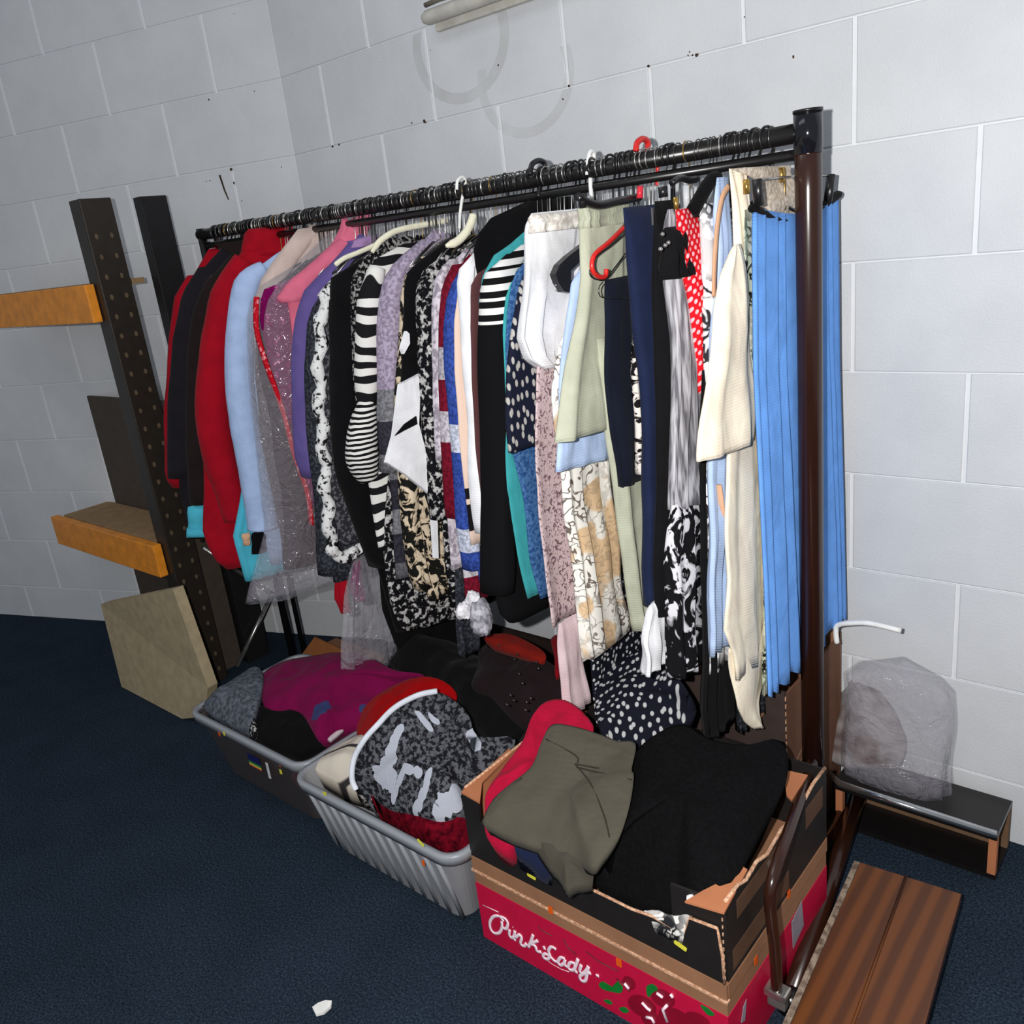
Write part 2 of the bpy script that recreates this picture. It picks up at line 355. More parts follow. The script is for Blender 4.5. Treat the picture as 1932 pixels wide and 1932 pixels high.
# ================================================================ hanging clothes
def interp(pts, z):
    """y of a (y,z) polyline (falling z) at height z"""
    if z >= pts[0][1]: return pts[0][0]
    for (y0, z0), (y1, z1) in zip(pts, pts[1:]):
        if z <= z0 and z >= z1 and z0 > z1: return y0+(y1-y0)*(z0-z)/(z0-z1)
    return pts[-1][0]
def slab(name, X, front, back, th, mat, parent, fold=.004, fn=3, seed=0, hem=0.0, rows=30, cols=36, flare=1.0, wave=0.0, tw=0.0, jag=0.0):
    """hanging cloth: a closed soft slab across the rail. front/back = (y,z) edges, th = thickness along the rail"""
    rnd = random.Random(seed); ph = [rnd.uniform(0, 6.28) for _ in range(4)]
    zt = front[0][1]; zb = front[-1][1]; V = []; F = []
    for i in range(rows+1):
        t = i/rows; z = zt+(zb-zt)*t
        yf = interp(front, z); yb = max(interp(back, z), yf+.01); a = (yb-yf)/2; yc = (yb+yf)/2
        bt = th/2*min(1, math.sqrt(t*9+.02))*(1+(flare-1)*t)
        for j in range(cols):
            an = 2*PI*j/cols; cy = math.cos(an); sx = math.sin(an)
            y = yc-a*math.copysign(abs(cy)**.7, cy)
            u = (y-yf)/max(2*a, .01)
            fx = (fold*(.25+.75*t))*(math.sin(fn*2*PI*u+ph[0]+tw*t)+.5*math.sin(fn*3.7*u*PI+ph[1]-2*t)) + .0025*math.sin(9*t+ph[2]+4*u)
            x = X+bt*math.copysign(abs(sx)**.8, sx)+fx
            x += .004*noise.noise(Vector((y*14, z*9, seed*3.1+X*5)))
            dz = hem*u*t + wave*t*t*math.sin(fn*2*PI*u+ph[0]) + (jag*abs(math.sin(fn*PI*u*2.2)) if i == rows else 0)
            dy = .006*noise.noise(Vector((z*7, seed+1.7, 2.0))) * (1 if abs(cy) > .5 else 0)
            V.append((x+KX(X)*(y-1.33), y+dy, z+dz))
    for i in range(rows):
        for j in range(cols):
            F.append((i*cols+j, i*cols+(j+1) % cols, (i+1)*cols+(j+1) % cols, (i+1)*cols+j))
    F.append(tuple(range(cols))); F.append(tuple(range(rows*cols, (rows+1)*cols)))
    return new_obj(name, V, F, mat, parent)
def yz(X, pts, wide=True):
    out = []
    for p in pts:
        q = on(p[0], p[1], 'x', X); y, z = q.y, q.z
        if not wide: y = min(y, 1.535)
        if out and z >= out[-1][1]: z = out[-1][1]-.002
        out.append((y, z))
    return out
def garment(name, cat, label, X, edge, mat, th=.035, sleeve=None, body='body', back=None, group=None, collar=None, cuff=None, sl_in=.028, **kw):
    """edge: the near edge seen in the photograph, from neck to hem. sleeve: (end index fraction height z, width) hangs along that edge"""
    fr = yz(X, edge, False); zt = fr[0][1]
    lim = WY-.04-max(0, (-2.45-(X+KX(X)*.45)+.06)*.37)
    if back: bk = yz(X, back)
    else: bk = [(min(2*RY-y, lim), z) for y, z in fr]
    seed = int(abs(X)*1000) % 97
    root = empty(name, (X+KX(X)*.2, RY, fr[-1][1]), label, cat, group)
    if sleeve:
        zend, wd = sleeve[0], sleeve[1]; smat = sleeve[2] if len(sleeve) > 2 else mat
        bf = [(y+sl_in*min(1, k/1.5), z) for k, (y, z) in enumerate(fr)]
        slab(body, X, bf, bk, th, mat, root, seed=seed, **kw)
        sf = [q for q in fr[1:] if q[1] > zend]
        if zend < fr[-1][1]: sf = fr[1:]+[(fr[-1][0]+.01, zend)]
        else: sf = sf+[(interp(fr, zend), zend)]
        n = len(sf); sb = [(y+wd*(.55+.45*(1-k/(n-1))) if k else y+wd, z) for k, (y, z) in enumerate(sf)]
        for sgn in (-1, 1):
            if sgn < 0:
                s_ = slab('sleeve', X+th*.12, sf, sb, th*1.05, smat, root, fold=.003, fn=1, seed=seed+5, rows=22, cols=22)
                if cuff:
                    cz, cm = cuff
                    slab('cuff', X+th*.12, [(interp(sf, zend+cz)-.003, zend+cz), (sf[-1][0]-.003, zend-.002)], [(interp(sb, zend+cz)+.003, zend+cz), (sb[-1][0]+.003, zend-.002)], th*1.15, cm, s_, fold=.002, fn=1, seed=seed+5, rows=4, cols=20)
            else:
                f2 = [(min(2*RY-y2, lim-.015), z) for (y2, z) in sb]; b2 = [(min(2*RY-y1, lim), z) for (y1, z) in sf]
                f2 = [(min(a, b[0]-.012), z) for (a, z), b in zip(f2, b2)]
                slab('sleeve', X+th*.1, f2, b2, th*.9, smat, root, fold=.003, fn=1, seed=seed+9, rows=10, cols=14)
    else:
        slab(body, X, fr, bk, th, mat, root, seed=seed, **kw)
    return root
K = {}
K['charcoal'] = cloth('charcoal_coat_cloth', (32, 29, 34)); K['brownblack'] = cloth('brown_black_fleece', (36, 27, 27))
K['red'] = cloth('red_fleece', (158, 14, 32)); K['paleblue'] = cloth('pale_blue_knit', (168, 190, 228), 0)
K['beige'] = cloth('beige_wool', (205, 184, 176)); K['brown'] = cloth('dark_brown_cloth', (62, 46, 48))
K['magenta'] = speck('magenta_sequin', (112, 8, 78), (170, 40, 120), 60, .62, .05, c3=(235, 190, 220))
K['pink'] = cloth('dusty_pink_cloth', (214, 108, 134)); K['purple'] = cloth('violet_knit', (98, 84, 144))
K['lilac'] = cloth('lilac_cloth', (160, 128, 172))
K['dgrey'] = speck('dark_grey_wool', (36, 38, 44), (70, 74, 82), 120, .55, .1)
K['black'] = cloth('black_knit', (14, 14, 16), var=.2); K['black2'] = cloth('black_jersey', (20, 19, 21), sheen=.02)
K['cream'] = cloth('cream_cloth', (238, 224, 204)); K['white'] = cloth('white_cloth', (236, 236, 240))
K['bw_knit'] = speck('black_white_boucle', (18, 18, 22), (190, 188, 186), 70, .56, .05)
K['bw_knit_fine'] = speck('black_grey_boucle', (16, 16, 18), (150, 148, 146), 110, .54, .05)
K['greyfleck'] = speck('flecked_grey_knit', (46, 46, 52), (104, 104, 110), 95, .55, .06)
K['leopard'] = speck('leopard_knit', (26, 26, 24), (206, 186, 158), 34, .5, .03, c3=(226, 208, 182), dist=1.2)
K['burg'] = speck('burgundy_white_boucle', (112, 18, 40), (214, 188, 200), 110, .56, .06)
K['mauvegrey'] = speck('mauve_grey_boucle', (150, 140, 152), (214, 206, 216), 60, .5, .08)
K['teal'] = cloth('teal_jersey', (62, 160, 164)); K['denim'] = speck('blue_melange', (38, 72, 122), (76, 116, 164), 130, .5, .12)
K['navyspot'] = dots('navy_petal_print', (22, 26, 44), (178, 174, 170), 52, .27, (1, 1.3, .75), .9)
K['navyspot2'] = dots('black_dot_print', (16, 18, 30), (196, 196, 198), 62, .24, (1, 1, 1), .95)
K['mauve'] = speck('mauve_lattice_print', (206, 184, 186), (118, 94, 102), 85, .56, .03, dist=1.5)
K['mauveplain'] = cloth('mauve_satin', (214, 190, 194)); K['sage'] = cloth('sage_linen', (180, 182, 162), sheen=.02)
K['floral'] = floral('cream_floral_print', (240, 236, 228), (112, 100, 92), (222, 190, 152), 34, .03)
K['shirtblue'] = cloth('light_blue_cotton', (178, 198, 232)); K['navy'] = cloth('navy_twill', (30, 38, 66)); K['navy2'] = cloth('dark_navy_cloth', (22, 25, 38))
K['bwtiger'] = speck('monochrome_animal_print', (24, 22, 24), (224, 216, 210), 42, .5, .03, (1, .3, 1.6), 1.0)
K['silver'] = speck('silver_grey_satin', (104, 102, 108), (196, 194, 200), 26, .5, .12, (4, 4, .35))
K['bwfloral'] = speck('black_white_floral_print', (20, 19, 22), (210, 208, 214), 26, .52, .03, (1, 1, .8), 1.8)
K['polka'] = dots('red_polka_dot_cotton', (224, 22, 36), (250, 190, 196), 80, .30, (1, 1, 1), .05, (.7, 0, 0))
K['redplain'] = cloth('red_cotton', (206, 30, 44)); K['whiteprint'] = floral('white_scroll_print', (238, 238, 240), (48, 46, 50), (238, 238, 240), 24, .05)
K['creamtunic'] = cloth('cream_crepe', (250, 234, 212), sheen=.02); K['tan'] = cloth('tan_cloth', (206, 162, 130))
K['greenprint'] = floral('sage_black_print', (196, 204, 180), (30, 30, 28), (220, 220, 200), 34, .06)
K['skyblue'] = cloth('cornflower_crepe', (104, 156, 228), sheen=.02); K['sequin'] = speck('beige_boucle', (186, 170, 152), (226, 212, 196), 140, .5, .1)
K['turq'] = cloth('turquoise_nylon', (78, 182, 206)); K['royal'] = speck('royal_blue_knit', (42, 70, 158), (84, 116, 196), 110, .55, .1)
K['peach'] = cloth('peach_knit', (226, 196, 180)); K['darkbrown2'] = cloth('chocolate_jersey', (84, 52, 54)); K['fur'] = speck('white_grey_fur', (190, 188, 194), (244, 242, 246), 60, .45, .15)
K['greyfur'] = speck('grey_fur', (104, 102, 110), (196, 194, 204), 50, .5, .15)
K['clip'] = see_through('clear_garment_bag', (190, 186, 196), .22, .08, 1.0, .9, 16)
# world-height colour bands (stripes knitted across the garment)
K['squares'] = zbands('grey_check_blocks', [(0, (104, 104, 110)), (.62, (104, 104, 110)), (.66, (54, 52, 62)), (.735, (128, 128, 134)), (.80, (54, 52, 62)), (.87, (120, 120, 126)), (.94, (60, 58, 68)), (1.02, (134, 134, 140)), (1.10, (178, 164, 188)), (1.3, (178, 164, 188))], 120)
K['burgbands'] = zbands('burgundy_mottled_bands', [(0, (126, 24, 46)), (.66, (206, 200, 208)), (.73, (120, 20, 42)), (.99, (206, 198, 208)), (1.06, (126, 24, 46)), (1.13, (190, 182, 190)), (1.2, (126, 24, 46))], 130)
K['bluebands'] = zbands('blue_white_knit_bands', [(0, (58, 84, 170)), (.74, (210, 216, 236)), (.80, (58, 84, 170)), (.97, (214, 220, 238)), (1.035, (58, 84, 170))], 130)
K['stripeshoulder'] = zbands('black_with_striped_yoke', [(0, (17, 17, 19))]+[(1.245+.011*i, (240, 238, 236) if i % 2 == 0 else (20, 20, 22)) for i in range(14)])
K['bwstripe'] = stripes('black_white_wavy_stripe', (22, 21, 24), (226, 224, 220), 7, 'Z', 9, .5)
K['bwstripe_fine'] = stripes('fine_monochrome_stripe', (20, 20, 22), (226, 224, 220), 26, 'Z', 2.5, .5)
K['peachbands'] = zbands('peach_black_bands', [(0, (226, 200, 184)), (.795, (24, 22, 24)), (.86, (226, 200, 184)), (.875, (24, 22, 24)), (.895, (226, 200, 184))])

G = garment
G('jacket', 'jacket', 'red jacket hanging furthest left, almost hidden by the charcoal coat', -2.66, [(392, 470), (352, 520), (330, 560), (318, 640), (308, 760), (312, 900)], K['red'], .05, sleeve=(.75, .09))
coat = G('coat', 'coat', 'charcoal coat with a turned back turquoise cuff, at the left end of the rail', -2.565, [(420, 468), (372, 505), (342, 555), (326, 640), (318, 760), (318, 930), (335, 1005)], K['charcoal'], .06, sleeve=(.80, .1))
G('coat', 'coat', 'brown-black fleece coat between the charcoal coat and the red fleece', -2.475, [(470, 430), (445, 455), (428, 492), (385, 530), (362, 590), (350, 700), (348, 850), (360, 965)], K['brownblack'], .06, sleeve=(.72, .1))
rf = G('fleece_jacket', 'jacket', 'bright red fleece jacket with stand-up collar near the left end', -2.34, [(535, 425), (478, 442), (458, 478), (425, 512), (403, 560), (392, 650), (385, 760), (384, 900), (384, 1010), (402, 1055), (425, 1074)], K['red'], .075, sl_in=.03)
def tube_sleeve(parent, pts, X, radii, mat, name='sleeve', dx=0, flat=(1, 1)):
    path = catmull([on(px, py, 'x', X+dx) for px, py in pts], 5)
    n = len(path); k = len(radii)-1
    rr = [radii[min(int(i/(n-1)*k), k-1)]*(1-(i/(n-1)*k-min(int(i/(n-1)*k), k-1)))+radii[min(int(i/(n-1)*k), k-1)+1]*(i/(n-1)*k-min(int(i/(n-1)*k), k-1)) for i in range(n)]
    rr = [r*(1+.05*noise.noise(Vector((i*.45, X*7, 0)))) for i, r in enumerate(rr)]
    return tube(name, path, rr, mat, parent, 16, flat)
tube_sleeve(rf, [(462, 490), (430, 560), (413, 660), (402, 760), (412, 850), (432, 920), (448, 978)], -2.34, [.03, .048, .052, .052, .05, .045, .04], K['red'], dx=.03)
slab('collar', -2.335, yz(-2.335, [(470, 432), (458, 470), (463, 486)]), yz(-2.335, [(545, 425), (560, 440), (560, 450)]), .07, K['red'], rf, fn=1, rows=8)
pb = G('cardigan', 'cardigan', 'pale blue cardigan beside the red fleece', -2.2, [(560, 455), (520, 480), (485, 505), (462, 530), (452, 600), (448, 700), (452, 800), (470, 900), (492, 1000), (510, 1065)], K['paleblue'], .05)
tube_sleeve(pb, [(500, 505), (466, 540), (455, 620), (452, 720), (462, 800), (478, 880), (492, 960), (497, 995)], -2.2, [.02, .036, .04, .04, .042, .044, .046, .047], K['paleblue'], dx=.02)
G('cardigan', 'cardigan', 'beige wool cardigan with a draped collar next to the pale blue one', -2.12, [(605, 422), (560, 432), (532, 468), (505, 505), (482, 545), (478, 620), (484, 720), (500, 820), (520, 930), (535, 1000)], K['beige'], .045, sleeve=(.62, .07))
G('top', 'top', 'dark brown top with a pale neck loop showing, under the garment bag', -2.06, [(600, 480), (540, 520), (498, 560), (484, 620), (482, 700), (490, 800), (510, 900), (528, 1000), (536, 1075)], K['brown'], .05)
mg = G('sequinned_top', 'top', 'magenta sequinned top with red edging inside a clear bag', -2.0, [(640, 470), (560, 525), (490, 548), (487, 600), (505, 680), (525, 740), (545, 800), (566, 880), (590, 960), (600, 1010)], K['magenta'], .03)
ed = [on(x, y, 'x', -1.985) for x, y in ((484, 560), (484, 620), (500, 680), (520, 735), (538, 790), (556, 860), (580, 930), (588, 990))]
tube('edging', catmull(ed, 5), .010, speck('red_sequin_edge', (190, 20, 36), (240, 150, 160), 90, .6, .05), mg, 8, (.6, 1))
bag = empty('garment_bag', (-2.0, RY, .9), 'clear plastic garment bag over the magenta sequinned top', 'garment bag')
slab('bag_film', -2.02, yz(-2.02, [(620, 440), (560, 500), (500, 530), (470, 580), (474, 700), (486, 850), (508, 1000), (480, 1100), (470, 1140)]), [(1.8, 1.5), (1.8, .75)], .11, K['clip'], bag, fold=.012, fn=4, rows=26, hem=.02)
pk = G('shirt', 'shirt', 'dusty pink short-sleeved shirt with pointed collar', -1.955, [(690, 408), (655, 425), (632, 455), (590, 498), (552, 535), (540, 560), (548, 600), (560, 700)], K['pink'], .04)
slab('sleeve', -1.945, yz(-1.945, [(640, 450), (590, 495), (545, 530), (524, 562), (530, 572)]), yz(-1.945, [(660, 470), (640, 505), (600, 540), (560, 575), (549, 585)]), .04, K['pink'], pk, fn=1, rows=10, cols=18, fold=.002)
slab('collar', -1.94, yz(-1.94, [(690, 402), (664, 412), (650, 440), (640, 462)]), yz(-1.94, [(698, 404), (700, 425), (690, 445), (668, 470)]), .02, K['pink'], pk, fn=1, rows=6, cols=16, fold=.002)
vp = G('cardigan', 'cardigan', 'violet cardigan with lilac lining, right of the pink shirt', -1.9, [(700, 440), (655, 455), (632, 490), (600, 520), (572, 550), (558, 600), (550, 700), (551, 800), (556, 860), (574, 905), (590, 935)], K['purple'], .055, sleeve=(.86, .075))
slab('lining', -1.87, yz(-1.87, [(705, 442), (668, 452), (664, 468)]), yz(-1.87, [(710, 442), (712, 455), (690, 466)]), .02, K['lilac'], vp, fn=1, rows=5, cols=14)
G('cardigan', 'cardigan', 'long dark grey wool cardigan between the violet and the white-trimmed ones', -1.835, [(690, 490), (640, 520), (598, 560), (582, 600), (577, 700), (580, 800), (588, 900), (598, 1000), (606, 1105)], K['dgrey'], .045, sleeve=(.60, .06))
wt = G('cardigan', 'cardigan', 'flecked grey cardigan with scalloped white fur trim', -1.79, [(690, 500), (640, 520), (616, 555), (606, 620), (604, 700), (610, 800), (618, 900), (628, 980), (640, 1030)], K['greyfleck'], .045)
tr = catmull([on(x, y, 'x', -1.76) for x, y in ((640, 520), (612, 570), (604, 640), (602, 720), (606, 800), (612, 880), (618, 960), (624, 1020), (640, 1052), (662, 1046), (676, 1036))], 6)
tr = [p_+Vector((0, .007*math.sin(i_*1.1), 0)) for i_, p_ in enumerate(tr)]
tube('trim', tr, [.0165+.003*math.sin(i*1.6)+.002*math.sin(i*2.9) for i in range(len(tr))], speck('white_fur_trim', (30, 28, 30), (222, 222, 222), 60, .44, .04), wt, 10, (.8, 1))
bc = G('cardigan', 'cardigan', 'plain black cardigan over a cream padded hanger', -1.735, [(720, 470), (680, 488), (648, 500), (626, 520), (622, 600), (622, 720), (626, 820), (640, 900), (668, 980), (694, 1060), (712, 1130), (730, 1200)], K['black'], .075, sleeve=(.62, .09))
G('cardigan', 'cardigan', 'black and white boucle cardigan left of the wavy striped jumper', -1.68, [(730, 450), (700, 470), (672, 500), (660, 540), (662, 600), (668, 700), (680, 850), (690, 960), (706, 1060), (722, 1150), (745, 1180)], K['bw_knit_fine'], .04, sleeve=(.92, .05))
bs = G('jumper', 'jumper', 'black jumper with bold wavy white stripes and a finely striped cuff', -1.645, [(760, 460), (720, 480), (696, 500), (686, 540), (682, 600), (678, 680), (686, 780), (692, 880), (704, 960), (716, 1040)], K['bwstripe'], .045)
tube_sleeve(bs, [(712, 505), (698, 570), (694, 650), (692, 720), (694, 765)], -1.645, [.02, .03, .032, .03, .022], K['bwstripe'], dx=.010)
tube_sleeve(bs, [(694, 752), (688, 790), (683, 830), (684, 870), (696, 904)], -1.645, [.018, .032, .040, .040, .024], K['bwstripe_fine'], dx=.014)
G('cardigan', 'cardigan', 'long cardigan of charcoal and grey squares with lilac shoulders', -1.59, [(835, 432), (792, 452), (760, 480), (734, 510), (720, 550), (715, 620), (713, 720), (717, 820), (720, 920), (724, 1020), (728, 1100)], K['squares'], .05, sleeve=(.9, .06))
G('cardigan', 'cardigan', 'beige and black leopard knit cardigan with long sleeves', -1.535, [(830, 460), (790, 485), (765, 515), (757, 560), (752, 640), (748, 740), (750, 860), (758, 980), (772, 1080), (790, 1140)], K['leopard'], .045, sleeve=(.6, .06))
bwj = G('jacket', 'jacket', 'black jacket with a pointed white panel along its hem', -1.485, [(850, 450), (808, 480), (772, 505), (762, 540), (760, 640), (762, 760), (770, 860), (800, 930), (812, 960)], K['black'], .045)
pn = [on(x, y, 'x', -1.455) for x, y in ((788, 705), (750, 725), (738, 820), (724, 872), (760, 895), (806, 932), (812, 990), (816, 1052), (821, 1052), (818, 940), (802, 870), (784, 800))]
prism('white_panel', pn, (.012, 0, 0), K['white'], bwj)
prism('white_panel', [on(x, y, 'x', -1.455) for x, y in ((762, 625), (753, 658), (757, 668), (768, 648), (767, 630))], (.01, 0, 0), K['white'], bwj)
prism('black_stripe', [on(x, y, 'x', -1.442) for x, y in ((784, 785), (762, 800), (744, 822), (762, 812), (786, 800))], (.003, 0, 0), K['black'], bwj)
G('cardigan', 'cardigan', 'black and grey boucle cardigan right of the white-panelled jacket', -1.435, [(885, 455), (840, 478), (808, 498), (792, 530), (788, 600), (792, 700), (800, 800), (808, 900), (816, 1000), (828, 1090), (842, 1150)], K['bw_knit'], .045, sleeve=(.8, .05))
G('cardigan', 'cardigan', 'pale mottled grey cardigan with a straight white edge', -1.385, [(880, 470), (845, 490), (824, 520), (817, 580), (817, 680), (820, 780), (825, 880), (829, 980), (834, 1085)], K['mauvegrey'], .03, sleeve=(.95, .04))
G('jumper', 'jumper', 'burgundy mottled jumper with pale bands', -1.36, [(885, 480), (852, 500), (836, 540), (830, 600), (828, 700), (833, 800), (838, 900), (846, 1000), (856, 1080), (862, 1145)], K['burgbands'], .04, sleeve=(.82, .05))
bl = G('jumper', 'jumper', 'royal blue jumper with white bands and fluffy white cuffs', -1.32, [(900, 480), (868, 505), (848, 550), (842, 620), (844, 720), (852, 820), (862, 920), (872, 1020), (884, 1110)], K['bluebands'], .04, sleeve=(.70, .05, K['bluebands']))
def fluff(name, px, py, X, r, mat, parent, seed=0, sq=(1, 1, 1)):
    p = on(px, py, 'x', X); bm = bmesh.new(); bmesh.ops.create_icosphere(bm, subdivisions=4 if r > .01 else 2, radius=r)
    V = []; F = [tuple(v.index for v in f.verts) for f in bm.faces]
    for v in bm.verts:
        k = 1+.25*noise.noise(v.co*(1.6/r)+Vector((seed, 0, 0)))+.22*noise.noise(v.co*(5/r))
        V.append(p+Vector((v.co.x*sq[0], v.co.y*sq[1], v.co.z*sq[2]))*k)
    bm.free(); return new_obj(name, V, F, mat, parent)
fluff('fur_cuff', 877, 1152, -1.33, .020, K['fur'], bl, 1, (1, 1.2, 1)); fluff('fur_cuff', 893, 1132, -1.31, .018, K['fur'], bl, 2, (1, 1, 1.2))
gf = tag(fluff('fur_stole', 908, 1166, -1.29, .036, K['greyfur'], None, 3, (.7, .75, 1.25)), 'soft grey fur end hanging below the blue jumper', 'stole')
G('cardigan', 'cardigan', 'peach cardigan with black bands near the hem', -1.285, [(905, 480), (882, 505), (864, 545), (858, 600), (860, 700), (868, 800), (876, 900), (888, 1010), (892, 1030)], K['peachbands'], .03)
G('cardigan', 'cardigan', 'long white cardigan with a rounded collar between peach and chocolate', -1.262, [(915, 470), (892, 478), (870, 500), (866, 540), (872, 600), (878, 700), (884, 800), (890, 900), (898, 1000), (904, 1040)], K['white'], .028, sleeve=(.8, .035))
G('top', 'top', 'chocolate brown top right of the long white cardigan', -1.235, [(940, 490), (905, 508), (888, 540), (886, 620), (890, 720), (898, 830), (906, 940), (912, 1060)], K['darkbrown2'], .03)
G('cardigan', 'cardigan', 'turquoise cardigan folded over its hanger, left of the striped yoke', -1.215, [(985, 438), (960, 460), (928, 482), (908, 520), (902, 570), (906, 640), (910, 720)], K['teal'], .028)
ss = G('dress', 'dress', 'black dress with a black and white striped yoke', -1.185, [(985, 462), (950, 480), (925, 500), (912, 525), (911, 600), (913, 720), (914, 850), (915, 1000), (917, 1120), (925, 1170), (940, 1185)], K['stripeshoulder'], .07, sleeve=(.70, .09), fold=.003)
G('top', 'top', 'long teal top showing below the navy petal-print blouse', -1.135, [(1010, 480), (985, 505), (958, 545), (952, 620), (952, 720), (956, 860), (966, 950), (980, 1050), (996, 1130)], K['teal'], .022)
G('tunic', 'tunic', 'mid blue melange tunic, its lower half below the petal-print blouse', -1.11, [(1030, 455), (1000, 480), (966, 520), (956, 580), (954, 680), (960, 780), (972, 870), (985, 960), (1000, 1060), (1018, 1130)], K['denim'], .028)
G('blouse', 'blouse', 'navy blouse printed with pale petals, with a low curved hem', -1.08, [(1030, 470), (1000, 500), (978, 545), (966, 610), (957, 700), (953, 800), (957, 855)], K['navyspot'], .032, hem=.0, back=[(1100, 470), (1100, 700), (1075, 880)])
wtop = G('blouse', 'blouse', 'white crinkled blouse draped over a black hanger at the middle', -1.05, [(1005, 402), (996, 425), (992, 480), (988, 560), (980, 640), (992, 678), (1020, 697)], K['white'], .03, fold=.008, fn=4, back=[(1095, 420), (1092, 540), (1068, 640), (1052, 690)])
slab('lace_collar', -1.03, yz(-1.03, [(1002, 405), (1005, 440)]), yz(-1.03, [(1096, 430), (1096, 470)]), .03, speck('ivory_lace', (205, 196, 188), (244, 240, 232), 90, .5, .1, c3=(222, 198, 168)), wtop, fold=.006, fn=4, rows=6, hem=.0)
md = G('dress', 'dress', 'long mauve dress with a small lattice print and plain satin underskirt', -1.05, [(1100, 480), (1040, 520), (1010, 700), (1005, 880), (1014, 980), (1024, 1080), (1032, 1185)], K['mauve'], .022, fold=.006, fn=5)
slab('underskirt', -1.045, yz(-1.03, [(1066, 1180), (1070, 1270), (1080, 1356)]), yz(-1.03, [(1105, 1185), (1118, 1280), (1130, 1350)]), .016, K['mauveplain'], md, fold=.004, fn=3, rows=10)
G('dress', 'dress', 'cream floral-printed dress with tan blotches and a rippled hem', -.985, [(1120, 560), (1055, 640), (1040, 740), (1055, 880), (1065, 960), (1082, 1060), (1092, 1150), (1098, 1248)], K['floral'], .026, fold=.008, fn=5, wave=.012, back=[(1140, 560), (1150, 900), (1175, 1100), (1205, 1215)])
G('shirt', 'shirt', 'light blue cotton shirt whose sleeve ends above the floral dress', -.962, [(1140, 470), (1100, 500), (1078, 530), (1066, 600), (1058, 720), (1050, 820), (1048, 890)], K['shirtblue'], .024, back=[(1160, 560), (1160, 800), (1140, 925)], hem=-.02)
sg = G('trousers', 'trousers', 'sage green linen trousers clipped at the waist, legs reaching low', -.925, [(1095, 388), (1097, 440), (1098, 520), (1085, 620), (1070, 720), (1048, 835)], K['sage'], .026, fold=.007, fn=3, back=[(1178, 392), (1184, 520), (1200, 700), (1205, 890)], hem=-.02, body='trouser_leg')
slab('trouser_leg', -.91, yz(-.91, [(1128, 640), (1140, 760), (1155, 900), (1178, 1050), (1200, 1192)]), yz(-.91, [(1178, 600), (1215, 900), (1222, 1050), (1224, 1190)]), .024, K['sage'], sg, fold=.006, fn=2)
slab('waistband', -.922, yz(-.922, [(1094, 386), (1097, 432)]), yz(-.922, [(1179, 390), (1181, 430)]), .034, speck('gathered_sage', (166, 169, 148), (186, 188, 168), 40, .5, .1, (3, 9, .4)), sg, fold=.004, fn=8, rows=5)
G('skirt', 'skirt', 'dark navy skirt behind the red hanger', -.89, [(1142, 528), (1144, 620), (1148, 720), (1156, 820), (1172, 920)], K['navy2'], .022, back=[(1200, 530), (1215, 700), (1225, 930)])
G('scarf', 'scarf', 'narrow black and white animal-print scarf between navy skirt and navy trousers', -.865, [(1192, 560), (1195, 640), (1198, 740), (1200, 840), (1204, 895)], K['bwtiger'], .018, back=[(1215, 560), (1218, 740), (1222, 895)], fold=.003)
nt_ = G('trousers', 'trousers', 'long navy twill trousers folded over a clip hanger', -.84, [(1174, 392), (1186, 450), (1198, 560), (1208, 700), (1215, 850), (1220, 1000), (1223, 1146)], K['navy'], .034, back=[(1250, 378), (1262, 560), (1264, 800), (1263, 1165)], body='trouser_leg', fold=.003, fn=1)
prism('waist_tag', [on(x, y, 'x', -.818) for x, y in ((1228, 392), (1233, 392), (1235, 425), (1230, 425))], (.003, 0, 0), M_steel, nt_)
slab('trouser_leg', -.80, yz(-.80, [(1235, 380), (1240, 700), (1242, 1000), (1246, 1165)]), yz(-.80, [(1268, 385), (1276, 560), (1270, 800), (1268, 1170)]), .022, K['black2'], nt_, fold=.003, fn=1)
G('camisole', 'camisole', 'white crumpled camisole hanging low below the navy trousers', -.815, [(1224, 1142), (1222, 1180), (1214, 1215), (1216, 1275)], K['white'], .022, back=[(1250, 1148), (1262, 1180), (1264, 1230), (1262, 1285)], fold=.006, fn=3)
sf = G('dress', 'dress', 'silver-grey dress with a black floral lower half and tied black straps', -.775, [(1262, 395), (1262, 500), (1268, 620), (1272, 760), (1270, 900), (1268, 965)], K['silver'], .03, back=[(1290, 400), (1318, 600), (1322, 800), (1324, 960)], fold=.009, fn=4)
slab('floral_skirt', -.772, yz(-.772, [(1268, 955), (1265, 1060), (1264, 1160), (1268, 1282)]), yz(-.772, [(1325, 920), (1330, 1100), (1333, 1200), (1333, 1290)]), .034, K['bwfloral'], sf, fold=.009, fn=4)
slab('black_bodice', -.765, yz(-.765, [(1252, 430), (1250, 480), (1256, 528)]), yz(-.765, [(1278, 430), (1290, 480), (1302, 530)]), .034, K['black2'], sf, fold=.006, fn=3, rows=10)
for x, y in ((1250, 442), (1255, 463), (1261, 458), (1246, 470)): fluff('bead', x, y, -.742, .0035, M_steel, sf, x)
G('scarf', 'scarf', 'red polka dot scarf tapering to plain red', -.755, [(1271, 396), (1277, 440), (1290, 500), (1300, 550), (1308, 620), (1314, 680), (1324, 742)], K['polka'], .018, back=[(1320, 400), (1316, 500), (1322, 600), (1326, 740)], fold=.003)
G('blouse', 'blouse', 'white blouse with black scroll print beside the polka dot scarf', -.74, [(1324, 385), (1326, 450), (1328, 560), (1332, 700), (1334, 900), (1336, 1100), (1335, 1272)], K['whiteprint'], .02, back=[(1350, 390), (1356, 700), (1360, 1000), (1372, 1282)], fold=.004)
